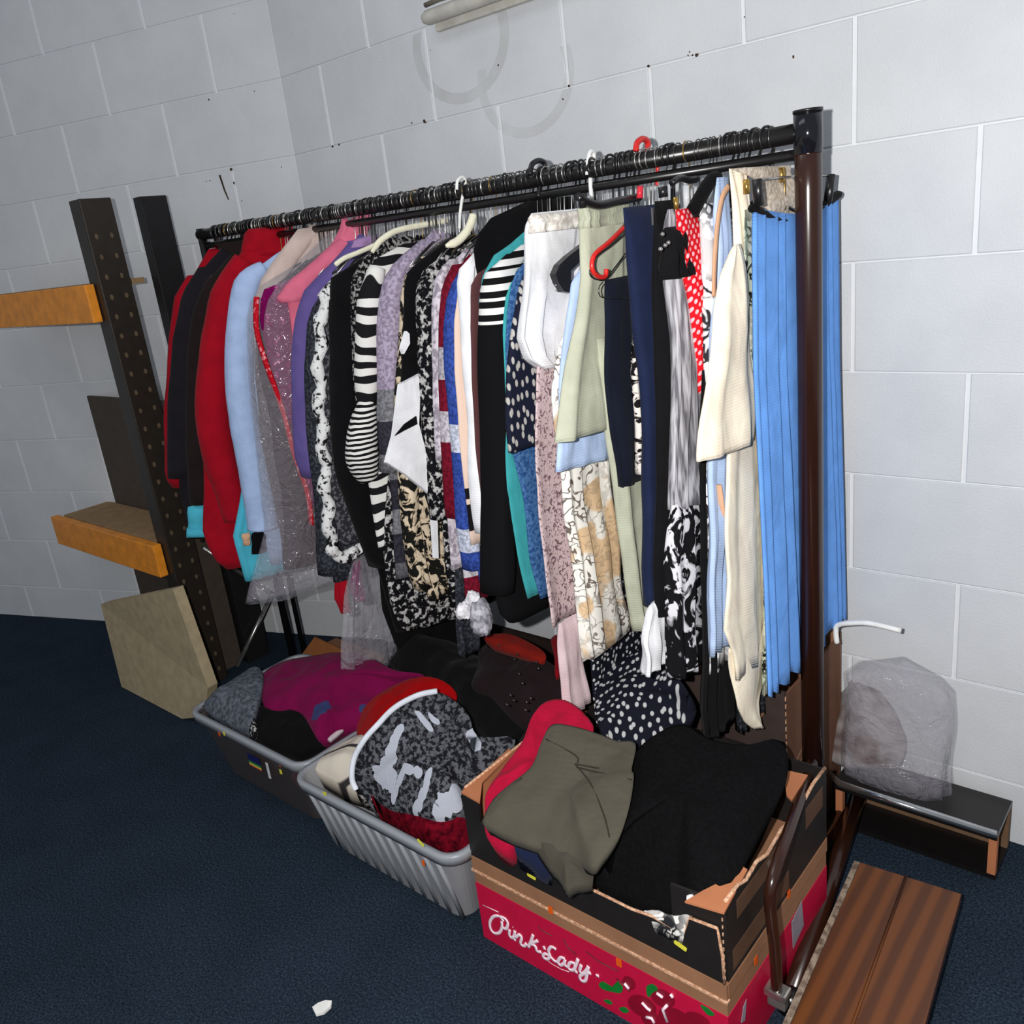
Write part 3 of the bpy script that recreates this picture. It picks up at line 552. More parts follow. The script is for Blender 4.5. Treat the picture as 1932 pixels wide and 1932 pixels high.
lb = G('shirt', 'shirt', 'light blue shirt with tan placket, left of the cream tunic', -.728, [(1352, 335), (1346, 400), (1350, 480), (1344, 600), (1338, 760), (1335, 900), (1334, 1080), (1336, 1240)], K['shirtblue'], .02, back=[(1376, 340), (1384, 600), (1380, 1000), (1372, 1245)], fold=.005)
tube('placket', catmull([on(x, y, 'x', -.715) for x, y in ((1374, 352), (1362, 375), (1353, 430), (1348, 500), (1347, 560))], 5), .006, K['tan'], lb, 8, (.5, 1))
tube('placket', [on(x, y, 'x', -.715) for x, y in ((1356, 915), (1362, 960), (1366, 995))], .006, K['tan'], lb, 8, (.5, 1))
ct = G('tunic', 'tunic', 'long cream crepe tunic with a pointed short sleeve, left of the pleated blue skirt', -.700, [(1378, 318), (1384, 380), (1388, 480), (1380, 620), (1372, 800), (1368, 960), (1370, 1100), (1364, 1190), (1380, 1240), (1384, 1285)], K['creamtunic'], .018, back=[(1402, 330), (1412, 500), (1432, 700), (1440, 900), (1444, 1100), (1444, 1290)], fold=.005, fn=2)
slab('tunic_point', -.702, yz(-.702, [(1374, 1225), (1386, 1285), (1394, 1335), (1408, 1362), (1424, 1376)]), yz(-.702, [(1444, 1225), (1441, 1285), (1430, 1318), (1430, 1345), (1438, 1374)]), .014, K['creamtunic'], ct, fold=.003, fn=1, rows=20)
slab('sleeve', -.682, yz(-.682, [(1385, 462), (1365, 520), (1350, 590), (1338, 700), (1328, 800), (1321, 872)]), yz(-.682, [(1396, 470), (1412, 600), (1420, 720), (1422, 830), (1416, 940)]), .022, K['creamtunic'], ct, fold=.004, fn=2, hem=-.012)
G('blouse', 'blouse', 'sage and black printed blouse showing as a strip left of the blue skirt', -.682, [(1402, 396), (1406, 480), (1410, 600), (1432, 800), (1440, 1000), (1443, 1200), (1442, 1312)], K['greenprint'], .010, back=[(1430, 400), (1440, 600), (1455, 900), (1465, 1310)], fold=.002)
G('jacket', 'jacket', 'beige boucle jacket behind the blue skirt waistband', -.690, [(1378, 318), (1405, 330), (1430, 345), (1432, 420)], K['sequin'], .012, back=[(1490, 325), (1500, 360), (1502, 420)], fold=.002)
# pleated skirt: its own mesh with real pleats
def pleated(name, X, f, bk, th, mat, parent, n=11, hemlift=.0):
    rows, cols = 30, 132; V = []; F = []
    zt, zb = f[0][1], f[-1][1]
    for side in (1, -1):
        for i in range(rows+1):
            t = i/rows; z = zt+(zb-zt)*t; yf = interp(f, z); yb = interp(bk, z)
            for j in range(cols+1):
                u = j/cols; ph = (u*n+.8*math.sin(u*5+.6)+.35*t*math.sin(u*13)+.2*math.sin(u*23)) % 1
                saw = (ph-.5) if ph < .85 else (.35-(ph-.85)*5.6)
                edge = math.sin(PI*u)**.3
                x = X+side*th/2*edge+(.004+.013*t)*saw*edge*(1 if side > 0 else 1)
                V.append((x, yf+(yb-yf)*u, z-hemlift*(u)*t+.006*t*t*math.sin(ph*2*PI)-(.02*(1-t)*(math.sin(PI*u)))))
    W = cols+1; S = (rows+1)*W
    for s in (0, 1):
        for i in range(rows):
            for j in range(cols):
                F.append((s*S+i*W+j, s*S+i*W+j+1, s*S+(i+1)*W+j+1, s*S+(i+1)*W+j))
    for j in range(cols):
        F.append((j, j+1, S+j+1, S+j)); F.append((rows*W+j, rows*W+j+1, S+rows*W+j+1, S+rows*W+j))
    for i in range(rows):
        for j in (0, cols): F.append((i*W+j, (i+1)*W+j, S+(i+1)*W+j, S+i*W+j))
    return new_obj(name, V, F, mat, parent)
XS = -.658
sk = empty('pleated_skirt', (XS, RY, .5), 'cornflower blue pleated skirt on a clip hanger beside the brown post', 'skirt')
sfr = yz(XS, [(1420, 392), (1420, 500), (1422, 700), (1432, 900), (1442, 1100), (1450, 1312)])
skb = [(1.755, sfr[0][1]), (1.765, 1.1), (1.79, .8), (1.81, sfr[-1][1])]
pleated('skirt_cloth', XS, sfr, skb, .02, K['skyblue'], sk, 11, .0)
wbp = [Vector((XS, y, z)) for y, z in ((sfr[0][0], sfr[0][1]), (1.46, sfr[0][1]-.022), (1.54, sfr[0][1]-.03), (1.62, sfr[0][1]-.022), (1.70, sfr[0][1]-.01), (1.755, sfr[0][1]+.004))]
tube('waistband', catmull(wbp, 5), .0075, K['black'], sk, 8, (1.2, 1))
# a few garments that hang low or far back
G('cardigan', 'cardigan', 'black velvet cardigan with wide shoulders behind the turquoise and striped garments', -1.245, [(1012, 376), (968, 386), (930, 408), (905, 440), (896, 475), (905, 520), (920, 620), (925, 800), (925, 1000), (940, 1140)], K['black'], .03, back=[(1080, 380), (1092, 420), (1094, 500), (1094, 900)], fold=.006)
dd = G('dress', 'dress', 'black dress printed with small white dots, its wide hem low above the boxes', -1.016, [(1130, 1090), (1112, 1200), (1112, 1250), (1128, 1368)], K['navyspot2'], .014, back=[(1200, 1100), (1235, 1170), (1275, 1250), (1312, 1345)], fold=.006, fn=5, wave=.01)
G('skirt', 'skirt', 'long black pleated skirt hanging lowest, below the white scroll-print blouse', -.745, [(1322, 700), (1323, 1290), (1322, 1345), (1330, 1402)], K['black2'], .02, back=[(1380, 700), (1395, 1290), (1398, 1390)], fold=.006, fn=6)
G('skirt', 'skirt', 'charcoal skirt whose hem ends behind the point of the cream tunic', -.72, [(1385, 700), (1388, 1290), (1396, 1385)], K['dgrey'], .014, back=[(1440, 700), (1446, 1290), (1440, 1385)], fold=.006, fn=5)
G('coat', 'coat', 'long black coat reaching down behind the boucle cardigans', -1.76, [(780, 520), (742, 600), (720, 800), (712, 1000), (722, 1150), (745, 1225), (800, 1262)], K['black'], .03, back=[(860, 520), (900, 900), (905, 1150), (905, 1255)])
G('cardigan', 'cardigan', 'salt and pepper chunky cardigan with its hem low over the magenta clothes', -1.615, [(800, 520), (740, 800), (724, 1000), (728, 1090), (742, 1165), (760, 1190)], K['bw_knit'], .03, back=[(900, 560), (905, 1000), (895, 1215)], hem=-.03)
G('trousers', 'trousers', 'dark grey wool trousers hanging behind the fur end', -1.42, [(860, 600), (862, 1000), (862, 1180), (868, 1240)], K['dgrey'], .025, back=[(900, 600), (905, 1000), (905, 1235)], body='trouser_leg')
# turquoise and black lower edges of the coats at the left end
c2 = slab('lining', -2.46, yz(-2.46, [(356, 956), (357, 1008)]), yz(-2.46, [(392, 955), (392, 1000)]), .03, K['turq'], coat, fold=.002, fn=1, rows=5)
tube('cuff', [on(352, 1005, 'x', -2.45), on(385, 1006, 'x', -2.45), on(420, 1010, 'x', -2.45)], [.017, .014, .006], K['turq'], coat, 12)
slab('hem', -2.45, yz(-2.45, [(392, 950), (396, 990), (400, 1000)]), yz(-2.45, [(440, 950), (463, 1000)]), .03, K['black'], coat, fold=.003, fn=1, rows=6)
jk = G('jacket', 'jacket', 'turquoise nylon jacket whose hem hangs below the pale blue cardigan', -2.235, [(560, 600), (470, 800), (452, 950), (440, 1012), (462, 1097)], K['turq'], .03, back=[(600, 600), (560, 900), (536, 1085)], fold=.004, hem=.01)
slab('hem_pocket', -2.195, yz(-2.195, [(475, 1006), (477, 1046)]), yz(-2.195, [(502, 1006), (503, 1046)]), .02, K['black'], jk, fold=.001, fn=1, rows=4)
slab('care_tag', -2.19, yz(-2.19, [(456, 1008), (461, 1030)]), yz(-2.19, [(472, 1006), (472, 1028)]), .012, K['tan'], jk, fold=.001, fn=1, rows=4)
# low end of the clear bag with its shiny crumples
tail = slab('bag_film', -1.80, yz(-1.80, [(670, 1050), (655, 1130), (648, 1220), (650, 1282)]), yz(-1.80, [(712, 1050), (735, 1150), (765, 1290)]), .03, K['clip'], bag, fold=.014, fn=5, rows=16)
rdm = G('scarf', 'scarf', 'red and magenta scarf end showing under the white fur trim', -1.845, [(650, 1050), (636, 1090), (632, 1130), (644, 1158)], K['red'], .02, back=[(655, 1050), (654, 1100), (660, 1155)])
slab('magenta_half', -1.825, yz(-1.825, [(658, 1050), (660, 1100), (672, 1136)]), yz(-1.825, [(678, 1060), (690, 1135)]), .02, K['magenta'], rdm, fold=.003, fn=1, rows=8)
# ================================================================ hangers
M_hblack = plain('black_plastic', (26, 25, 27), .3, 0, .5); M_brass = plain('brassy_wire', (150, 122, 70), .35, .8, .5)
M_hwhite = plain('white_plastic', (236, 236, 234), .35, 0, .5); M_hred = plain('red_plastic', (206, 38, 34), .3, 0, .5)
M_pad = cloth('cream_satin_pad', (232, 228, 204), sheen=.1)
def hanger_proto(name, mat, r, hr, label, group, rodr=None, top=0):
    """one wire hanger in the plane across the rail, hook centred on the rail"""
    pts = []
    for k in range(11):
        a = math.radians(-50+k*24); pts.append(Vector((0, -hr*math.cos(a), hr*math.sin(a))))
    pts += [Vector((0, hr*.55, -.022)), Vector((0, .004, -.045)), Vector((0, 0, -.085)), Vector((0, 0, -.10))]
    V1 = tube_geo(pts, r, 6)
    arms = [Vector((0, -.11, -.150)), Vector((0, -.07, -.125)), Vector((0, -.02, -.105)), Vector((0, 0, -.098)), Vector((0, .02, -.105)), Vector((0, .07, -.125)), Vector((0, .11, -.150))]
    V2 = tube_geo(arms, r*(1.2 if not rodr else rodr), 6); V3 = tube_geo([Vector((0, -.11, -.150)), Vector((0, .11, -.150))], r, 5)
    V, F = merge([V1, V2, V3])
    o = new_obj(name, V, F, mat); tag(o, label, 'hanger', group); return o
variants = [
 ('clothes_hanger', M_dsteel, .0013, .0195, 'thin dark steel wire hanger hooked over the black rail', 'dark steel wire hangers crowding the rail'),
 ('clothes_hanger', M_hblack, .0026, .0205, 'black plastic hanger with a thick hook over the rail', 'black plastic hangers crowding the rail'),
 ('clothes_hanger', M_steel, .0014, .020, 'bright steel wire hanger hooked over the black rail', 'bright steel wire hangers crowding the rail'),
 ('clothes_hanger', M_brass, .0015, .020, 'brassy yellow wire hanger hooked over the black rail', 'brassy wire hangers crowding the rail')]
rnd = random.Random(11); protos = []; n_h = 150
for vr in variants: protos.append(hanger_proto(*vr))
used = [False]*4
for i in range(n_h):
    x = -2.50+(1.815)*(i+rnd.uniform(.1, .9))/n_h
    k = rnd.choices([0, 1, 2, 3], [5, 4.5, 4, 1.2 if x > -1.9 and x < -1.3 else .5])[0]
    if not used[k]: o = protos[k]; used[k] = True
    else: o = protos[k].copy(); C.objects.link(o)
    o.location = (x, RY+rnd.uniform(-.001, .001), RZ-.001); o.rotation_euler = (rnd.uniform(-.02, .02), rnd.uniform(-.04, .04), rnd.uniform(-.35, .35))
def special(name, path, r, mat, label, X, extra=None, flat=None, cat='hanger'):
    pts = catmull([on(a, b_, 'x', X) for a, b_ in path], 5)
    o = tube(name, pts, r, mat, None, 10, flat, loc=pts[0]); tag(o, label, cat); return o
special('clothes_hanger', [(1108, 330), (1110, 300), (1114, 286), (1120, 290), (1119, 310), (1114, 335), (1116, 372), (1117, 378)], .0045, M_hwhite, 'white plastic hanger hook standing up over the rail near its middle', -1.078)
special('clothes_hanger', [(862, 358), (863, 342), (872, 334), (878, 345), (872, 375), (868, 405), (867, 432)], .0036, M_hwhite, 'white plastic hanger hook above the lilac cardigan', -1.455)
special('clothes_hanger', [(1200, 285), (1202, 270), (1212, 262), (1222, 268), (1221, 285)], .006, M_hred, 'thick red plastic hanger hook over the rail', -.957)
special('clothes_hanger', [(1000, 330), (1004, 310), (1018, 303), (1028, 312), (1020, 345), (1016, 372)], .0058, M_hblack, 'thick black hanger hook carrying the black velvet cardigan', -1.222)
special('clothes_hanger', [(1236, 300), (1241, 318), (1240, 340), (1240, 350)], .004, M_hred, 'red hanger hook shaft just below the rail, above the navy trousers', -.93)
special('padded_hanger', [(702, 476), (716, 456), (738, 440), (760, 432), (800, 424), (845, 416)], [.005]*3+[.0072]*99, M_pad, 'cream satin padded hanger above the striped jumper', -1.62)
special('padded_hanger', [(842, 464), (862, 456), (878, 440), (888, 422), (893, 406)], [.004, .005, .007]+[.009]*99, M_pad, 'cream satin padded hanger end left of the black velvet shoulders', -1.335)
special('padded_hanger', [(632, 500), (650, 487), (672, 478), (700, 466), (716, 458)], [.004]+[.006]*99, M_pad, 'cream padded hanger under the shoulder of the plain black cardigan', -1.71)
rh = special('red_hanger', [(1178, 428), (1150, 456), (1124, 478), (1117, 495), (1119, 512), (1130, 522), (1142, 521), (1144, 508)], .0042, M_hred, 'red plastic hanger arm with an upturned end, against the sage trousers', -.885)
special('wire_hanger', [(1180, 440), (1150, 465), (1124, 485), (1113, 510), (1118, 524), (1140, 527), (1160, 505), (1180, 478)], .0013, M_hblack, 'thin black wire hanger behind the red hanger arm', -.89)
special('wire_hanger', [(1190, 564), (1140, 562), (1130, 553), (1131, 540), (1138, 532)], .001, M_dsteel, 'thin wire hanger corner below the red hanger', -.872)
hp = prism('suit_hanger', [on(x, y, 'x', -1.012) for x, y in ((1096, 458), (1062, 484), (1045, 500), (1037, 518), (1043, 535), (1054, 551), (1066, 553), (1072, 540), (1066, 528), (1066, 512), (1080, 498), (1097, 474))], (.014, 0, 0), M_hblack)
tag(hp, 'wide black plastic hanger end over the white crinkled blouse', 'hanger')
for q in ((1049, 548), (1049, 538)): fluff('screw', q[0], q[1], -.996, .002, M_steel, hp, q[1])
ch = empty('clip_hanger', on(1150, 376, 'x', -.90), 'black clip hanger bar holding the waistband of the sage trousers', 'hanger')
tube('bar', catmull([on(x, y, 'x', -.90) for x, y in ((1090, 370), (1104, 380), (1130, 387), (1165, 380), (1206, 372))], 4), .0075, M_hblack, ch, 10)
tube('clip', [on(1096, 366, 'x', -.90), on(1099, 392, 'x', -.90)], .007, M_hblack, ch, 8)
tube('clip', [on(1208, 352, 'x', -.885), on(1207, 374, 'x', -.885)], .006, plain('red_clip', (214, 50, 66), .3), ch, 8)
ch = empty('clip_hanger', on(1440, 330, 'x', XS), 'black clip hanger gripping the pleated blue skirt', 'hanger')
tube('clip', [on(1427, 338, 'x', XS+.004), on(1431, 388, 'x', XS+.004)], .0085, M_hblack, ch, 10, (.7, 1))
tube('clip', [on(1568, 330, 'x', XS+.004), on(1562, 380, 'x', XS+.004)], .0085, M_hblack, ch, 10, (.7, 1))
tube('bar', [on(1427, 340, 'x', XS), on(1500, 332, 'x', XS), on(1568, 332, 'x', XS)], .0018, M_steel, ch, 6)
bh = empty('clip_hanger', on(1412, 340, 'x', -.69), 'brass clip hanger left of the blue skirt', 'hanger')
for x, y in ((1408, 352), (1474, 330)): tube('clip', [on(x, y-14, 'x', -.682), on(x+1, y+14, 'x', -.682)], .006, plain('gold_clip', (186, 150, 80), .25, .8), bh, 8)
tube('bar', [on(1480, 318, 'x', -.682), on(1481, 396, 'x', -.682)], .0022, M_brass, bh, 6)
vh = empty('velvet_hanger', on(1340, 360, 'x', -.75), 'black velvet hanger with draped black straps above the polka dot scarf', 'hanger')
tube('bar', catmull([on(x, y, 'x', -.75) for x, y in ((1306, 400), (1322, 372), (1338, 345), (1352, 335))], 4), [.012]*99, K['black'], vh, 10)
tube('clip', [on(1250, 352, 'x', -.79), on(1252, 372, 'x', -.79)], .008, M_hblack, vh, 8)
tube('clip', [on(1274, 372, 'x', -.77), on(1277, 398, 'x', -.77)], .0045, plain('gold_clip', (186, 150, 80), .25, .8), vh, 8)
tube('clip', [on(1294, 350, 'x', -.77), on(1296, 396, 'x', -.77)], .006, plain('clear_plastic', (190, 192, 196), .15), vh, 8)
tube('bar', catmull([on(x, y, 'x', -.775) for x, y in ((1268, 345), (1284, 336), (1300, 340), (1314, 338))], 4), [.006]*99, M_hblack, vh, 8)
PLANAR = False
# ================================================================ boxes and tubs
M_card = plain('brown_card', (146, 104, 76), .85, var=.08, vs=14, bmp=.15, bs=60)
M_cardin = plain('card_inside', (176, 112, 76), .9, var=.1, vs=12); M_cardedge = speck('torn_card_edge', (176, 132, 104), (218, 176, 146), 160, .5, .1)
M_blk = plain('black_printed_card', (30, 27, 26), .5, 0, .4, var=.1); M_pink = plain('crimson_printed_card', (196, 16, 62), .45, 0, .4, var=.05)
BX0, BX1, BY0, BY1 = -1.12, -.545, .975, 1.40
def tray(name, label, x0, x1, y0, y1, z0, z1, mat, inner, th=.005, lips=None):
    r = empty(name, ((x0+x1)/2, (y0+y1)/2, z0), label, 'box')
    return r
pb_ = empty('fruit_box', ((BX0+BX1)/2, 1.18, 0), 'crimson apple box with white script lettering on the carpet, under the black box', 'box')
z1 = .145
box('front_panel', (BX0, BY0, 0), (BX1, BY0+.006, z1), M_pink, pb_)
box('back_panel', (BX0, BY1-.006, 0), (BX1, BY1, z1), M_pink, pb_)
box('side_panel', (BX0, BY0+.006, 0), (BX0+.006, BY1-.006, z1), M_pink, pb_)
box('side_panel', (BX1-.006, BY0+.006, 0), (BX1, BY1-.006, z1), M_pink, pb_)
box('base', (BX0+.006, BY0+.006, 0.001), (BX1-.006, BY1-.006, .007), M_card, pb_)
M_let = plain('white_ink', (250, 226, 238), .6, var=.02)
def z5(u, v, d=.0016): return on(880+u/4.83, 1532+v/4.83, 'y', BY0-d)
strokes = [[(335, 1000), (300, 955), (245, 955), (212, 1005), (218, 1070), (255, 1108), (300, 1100), (322, 1050), (318, 1000)],
 [(300, 955), (350, 975), (375, 1020), (360, 1065), (332, 1060)],
 [(392, 1075), (388, 1120), (408, 1150), (432, 1135)], [(440, 1085), (432, 1140), (440, 1175)], [(442, 1150), (480, 1120), (500, 1150), (490, 1200), (520, 1225), (545, 1200)],
 [(605, 1120), (590, 1170), (560, 1240)], [(648, 1175), (600, 1195), (582, 1205), (625, 1225), (640, 1270), (680, 1280)],
 [(815, 1255), (770, 1232), (745, 1270), (760, 1315), (730, 1345), (695, 1320), (715, 1295), (760, 1320), (800, 1360), (835, 1370)],
 [(895, 1340), (855, 1330), (832, 1370), (855, 1400), (890, 1375), (895, 1345), (892, 1395), (920, 1415)],
 [(985, 1385), (945, 1375), (925, 1415), (950, 1445), (985, 1425), (1015, 1340)], [(990, 1400), (985, 1450), (1010, 1465)],
 [(1045, 1395), (1030, 1450), (1055, 1475), (1090, 1445), (1110, 1410)], [(1108, 1410), (1095, 1490), (1080, 1540), (1045, 1540), (1032, 1500), (1075, 1475), (1130, 1470)],
 [(700, 1225), (712, 1255)], [(1180, 1490), (1205, 1500)]]
gs = [tube_geo(catmull([z5(*q) for q in s], 4), [.0040]*400, 6, (1, 1)) for s in strokes]
gs.append(tube_geo([z5(418, 1050), z5(424, 1056)], .002, 6))
gs.append(tube_geo([z5(700, 1330), z5(780, 1390), z5(860, 1435), z5(935, 1460)], .0009, 6))
gs.append(tube_geo([z5(145, 850), z5(290, 915)], .0012, 6))
V, F = merge(gs); V = [Vector((v.x, BY0-.0002-(max(0, BY0-.0016+.0026-v.y))*.25, v.z)) for v in V]
new_obj('lettering', V, F, M_let, pb_)
def decal(name, uv, mat, d=.0008, parent=None, f=z5):
    pts = catmull([f(*q, d) for q in uv], 3, True); c = sum(pts, Vector())/len(pts)
    n = len(pts); return new_obj(name, [c]+pts+[p+Vector((0, d, 0)) for p in pts], [(0, 1+i, 1+(i+1) % n) for i in range(n)]+[(1+i, 1+(i+1) % n, 1+n+(i+1) % n, 1+n+i) for i in range(n)], mat, parent or pb_, smooth=False)
M_leaf = plain('printed_green', (20, 120, 44), .5); M_apple = plain('printed_dark_red', (140, 8, 40), .5); M_ink2 = plain('printed_brown', (96, 40, 44), .5)
decal('printed_leaf', [(1205, 1575), (1240, 1548), (1300, 1580), (1345, 1600), (1372, 1545), (1400, 1570), (1425, 1600), (1405, 1650), (1330, 1640), (1250, 1620)], M_leaf)
decal('printed_leaf', [(1645, 1585), (1700, 1572), (1745, 1620), (1700, 1645), (1662, 1690), (1640, 1640)], M_leaf)
decal('printed_leaf', [(1250, 1715), (1300, 1715), (1330, 1750), (1290, 1750)], M_leaf); decal('printed_leaf', [(1390, 1790), (1440, 1780), (1480, 1820), (1430, 1830)], M_leaf)
decal('printed_leaf', [(2130, 1760), (2200, 1790), (2260, 1850), (2200, 1850)], M_leaf)
for (cu, cv, ru, rv) in ((1600, 1770, 130, 95), (1790, 1700, 110, 80), (1480, 1560, 60, 60), (1900, 1880, 150, 90), (1700, 1900, 110, 70), (2100, 1900, 120, 70)):
    decal('printed_apple', [(cu+ru*math.cos(a*PI/6), cv+rv*math.sin(a*PI/6)+.3*ru*math.cos(a*PI/6)) for a in range(12)], M_apple, .0006+.0001*random.random())
for s in ([(1600, 1735), (1650, 1790), (1680, 1810)], [(1735, 1650), (1790, 1690)], [(1880, 1690), (1860, 1660)], [(1640, 1870), (1690, 1880), (1710, 1920)], [(1830, 1760), (1790, 1800), (1830, 1910)], [(1440, 1560), (1480, 1610)]):
    new_obj('printed_highlight', *tube_geo([z5(*q, .0014) for q in s], .003, 6, (1, 1)), M_let, pb_)
for s in ([(1365, 1520), (1420, 1560), (1490, 1640)], [(650, 1040), (690, 1080), (780, 1130)], [(880, 1160), (930, 1240), (1000, 1300)], [(1090, 1270), (1200, 1360), (1380, 1450)]):
    new_obj('printed_stem', *tube_geo([z5(*q, .001) for q in s], .0012, 5), M_ink2, pb_)
# light print on the side facing the post
def sidex(px, py): return on(px, py, 'x', BX1+.001)
for pts in ([(1493, 1740), (1512, 1700), (1516, 1745), (1496, 1790)], [(1402, 1900), (1408, 1885), (1405, 1925), (1398, 1930)]):
    prism('printed_panel', [sidex(*q) for q in pts], (.0008, 0, 0), plain('printed_grey', (150, 140, 150), .6), pb_)
# brown shallow tray between the two
mid = empty('card_tray', ((BX0+BX1)/2, 1.18, .145), 'shallow plain brown card tray sandwiched between the crimson and the black box', 'tray')
box('front_panel', (BX0+.001, BY0+.001, .145), (BX1-.001, BY0+.007, .178), M_card, mid); box('front_ledge', (BX0-.002, BY0-.004, .176), (BX1+.002, BY0+.006, .180), M_cardedge, mid)
box('side_panel', (BX1-.007, BY0+.007, .145), (BX1-.001, BY1, .178), M_card, mid); box('side_panel', (BX0+.001, BY0+.007, .145), (BX0+.007, BY1, .178), M_card, mid)
box('back_panel', (BX0+.008, BY1-.006, .145), (BX1-.008, BY1, .178), M_card, mid); box('base', (BX0+.008, BY0+.008, .146), (BX1-.008, BY1-.008, .150), M_card, mid)
box('lower_panel', (BX0, BY0-.001, .181), (BX1, BY0+.005, .212), M_card, mid); box('lower_panel', (BX1-.005, BY0+.005, .181), (BX1+.001, BY1, .212), M_card, mid)
# black box
bb = empty('fruit_box', ((BX0+BX1)/2, 1.18, .213), 'open black card box with torn brown flaps on top of the stack', 'box')
ZB, ZT = .2135, .372
def fr(px, py): return on(px, py, 'y', BY0)
top = [fr(870, 1495)+Vector((.004, 0, 0)), fr(903, 1516), fr(906, 1552), fr(918, 1566), fr(935, 1588), fr(975, 1607), fr(1055, 1653), fr(1140, 1693), fr(1190, 1718), fr(1230, 1732), fr(1290, 1766), fr(1296, 1748), fr(1300, 1735), fr(1352, 1755)]
top = [(v.x, v.z) for v in top]; top[-1] = (top[-1][0], top[-1][1])
ring = [(BX0, ZB), (BX0, top[0][1])]+top[1:]+[(BX1-.012, top[-1][1]-.012), (BX1-.004, ZB)]
prism('front_panel', [(x, BY0, z) for x, z in ring], (0, .006, 0), M_blk, bb)
tube('torn_edge', [(x, BY0+.003, z+.001) for x, z in top[3:]]+[(BX1-.012, BY0+.003, top[-1][1]-.012), (BX1-.005, BY0+.001, .27), (BX1-.004, BY0-.0005, .215)], .003, M_cardedge, bb, 6)
# raised inner corner of the front, with triangular ledges on each corner
prism('corner_panel', [(BX1-.10, BY0+.008, ZB), (BX1-.10, BY0+.008, ZT-.008), (BX1, BY0+.008, ZT), (BX1, BY0+.008, ZB)], (0, .005, 0), M_blk, bb)
def tri(px, z): return [on(x, y, 'z', z) for x, y in px]
prism('corner_ledge', tri([(1292, 1700), (1366, 1722), (1410, 1640), (1402, 1635), (1380, 1665), (1358, 1672), (1350, 1668), (1326, 1680)], ZT), (0, 0, -.004), M_cardin, bb)
prism('corner_ledge', tri([(870, 1494), (905, 1514), (910, 1475), (968, 1418), (960, 1412)], ZT), (0, 0, -.004), M_cardin, bb)
prism('corner_ledge', tri([(1488, 1454), (1524, 1462), (1494, 1510), (1484, 1500), (1480, 1470)], ZT), (0, 0, -.004), M_cardin, bb)
side = [(BY0+.012, ZT), (1.03, ZT), (1.06, ZT-.012), (1.1, ZT-.004), (1.14, ZT-.018), (1.2, ZT-.006), (1.24, ZT-.016), (1.30, ZT-.01), (1.34, ZT), (BY1, ZT)]
prism('side_panel', [(BX1-.006, BY0+.014, ZB)]+[(BX1-.006, y, z) for y, z in side]+[(BX1-.006, BY1, ZB)], (.006, 0, 0), M_blk, bb)
tube('torn_edge', [(BX1-.003, y, z+.001) for y, z in side], .0036, M_cardedge, bb, 6)
prism('side_panel', [(BX0, BY0+.008, ZB), (BX0, BY0+.008, ZT), (BX0, BY1, ZT), (BX0, BY1, ZB)], (.005, 0, 0), M_cardin, bb)
tube('torn_edge', [(BX0+.002, BY0+.01, ZT), (BX0+.002, BY1, ZT)], .003, M_cardedge, bb, 6)
box('back_panel', (BX0+.006, BY1-.005, ZB), (BX1-.006, BY1, ZT), M_blk, bb); box('base', (BX0+.006, BY0+.014, ZB), (BX1-.006, BY1-.006, ZB+.005), M_card, bb)
for (y0, y1, a, b_) in ((1.02, 1.24, .315, .352), (1.0, 1.22, .225, .265), (1.30, 1.38, .30, .345)):
    box('printed_panel', (BX1+.0001, y0, a), (BX1+.0008, y1, b_), plain('brown_print', (92, 66, 50), .6), bb)
for i in range(9): box('perforation', (BX1-.003, BY0-.0008, .225+i*.015), (BX1-.001, BY0+.001, .231+i*.015), M_cardedge, bb)
# small stickers
M_yel = plain('yellow_sticker', (222, 216, 70), .5, var=.02); M_or = plain('orange_sticker', (226, 92, 20), .5, var=.02)
def sticker(px, py, ax, v, w_, h_, mat, parent, ang=0, out=.0008):
    p = on(px, py, ax, v); d = 'xyz'.index(ax)
    U = Vector((1, 0, 0)) if d == 1 else Vector((0, 1, 0)); Wv = Vector((0, 0, 1)); nn_ = Vector((0, -1, 0)) if d == 1 else Vector((1, 0, 0))
    c, s = math.cos(ang), math.sin(ang); A_ = U*c+Wv*s; B_ = -U*s+Wv*c
    prism('sticker', [p+A_*a*w_+B_*b_*h_+nn_*.0002 for a, b_ in ((-.5, -.35), (-.4, -.5), (.4, -.5), (.5, -.35), (.5, .35), (.4, .5), (-.4, .5), (-.5, .35))], nn_*out, mat, parent)
sticker(1003, 1653, 'y', BY0, .021, .009, M_yel, bb, -.1); sticker(1284, 1784, 'y', BY0, .024, .009, M_yel, bb, -.25)
sticker(1039, 1717, 'y', BY0-.005, .011, .017, M_or, mid); sticker(1168, 1816, 'y', BY0-.002, .012, .018, M_or, pb_)
sticker(1426, 1812, 'x', BX1+.001, .012, .018, M_or, pb_); sticker(1488, 1687, 'x', BX1+.001, .012, .018, M_or, mid); sticker(1451, 1633, 'x', BX1+.001, .01, .024, M_steel, bb, .3)
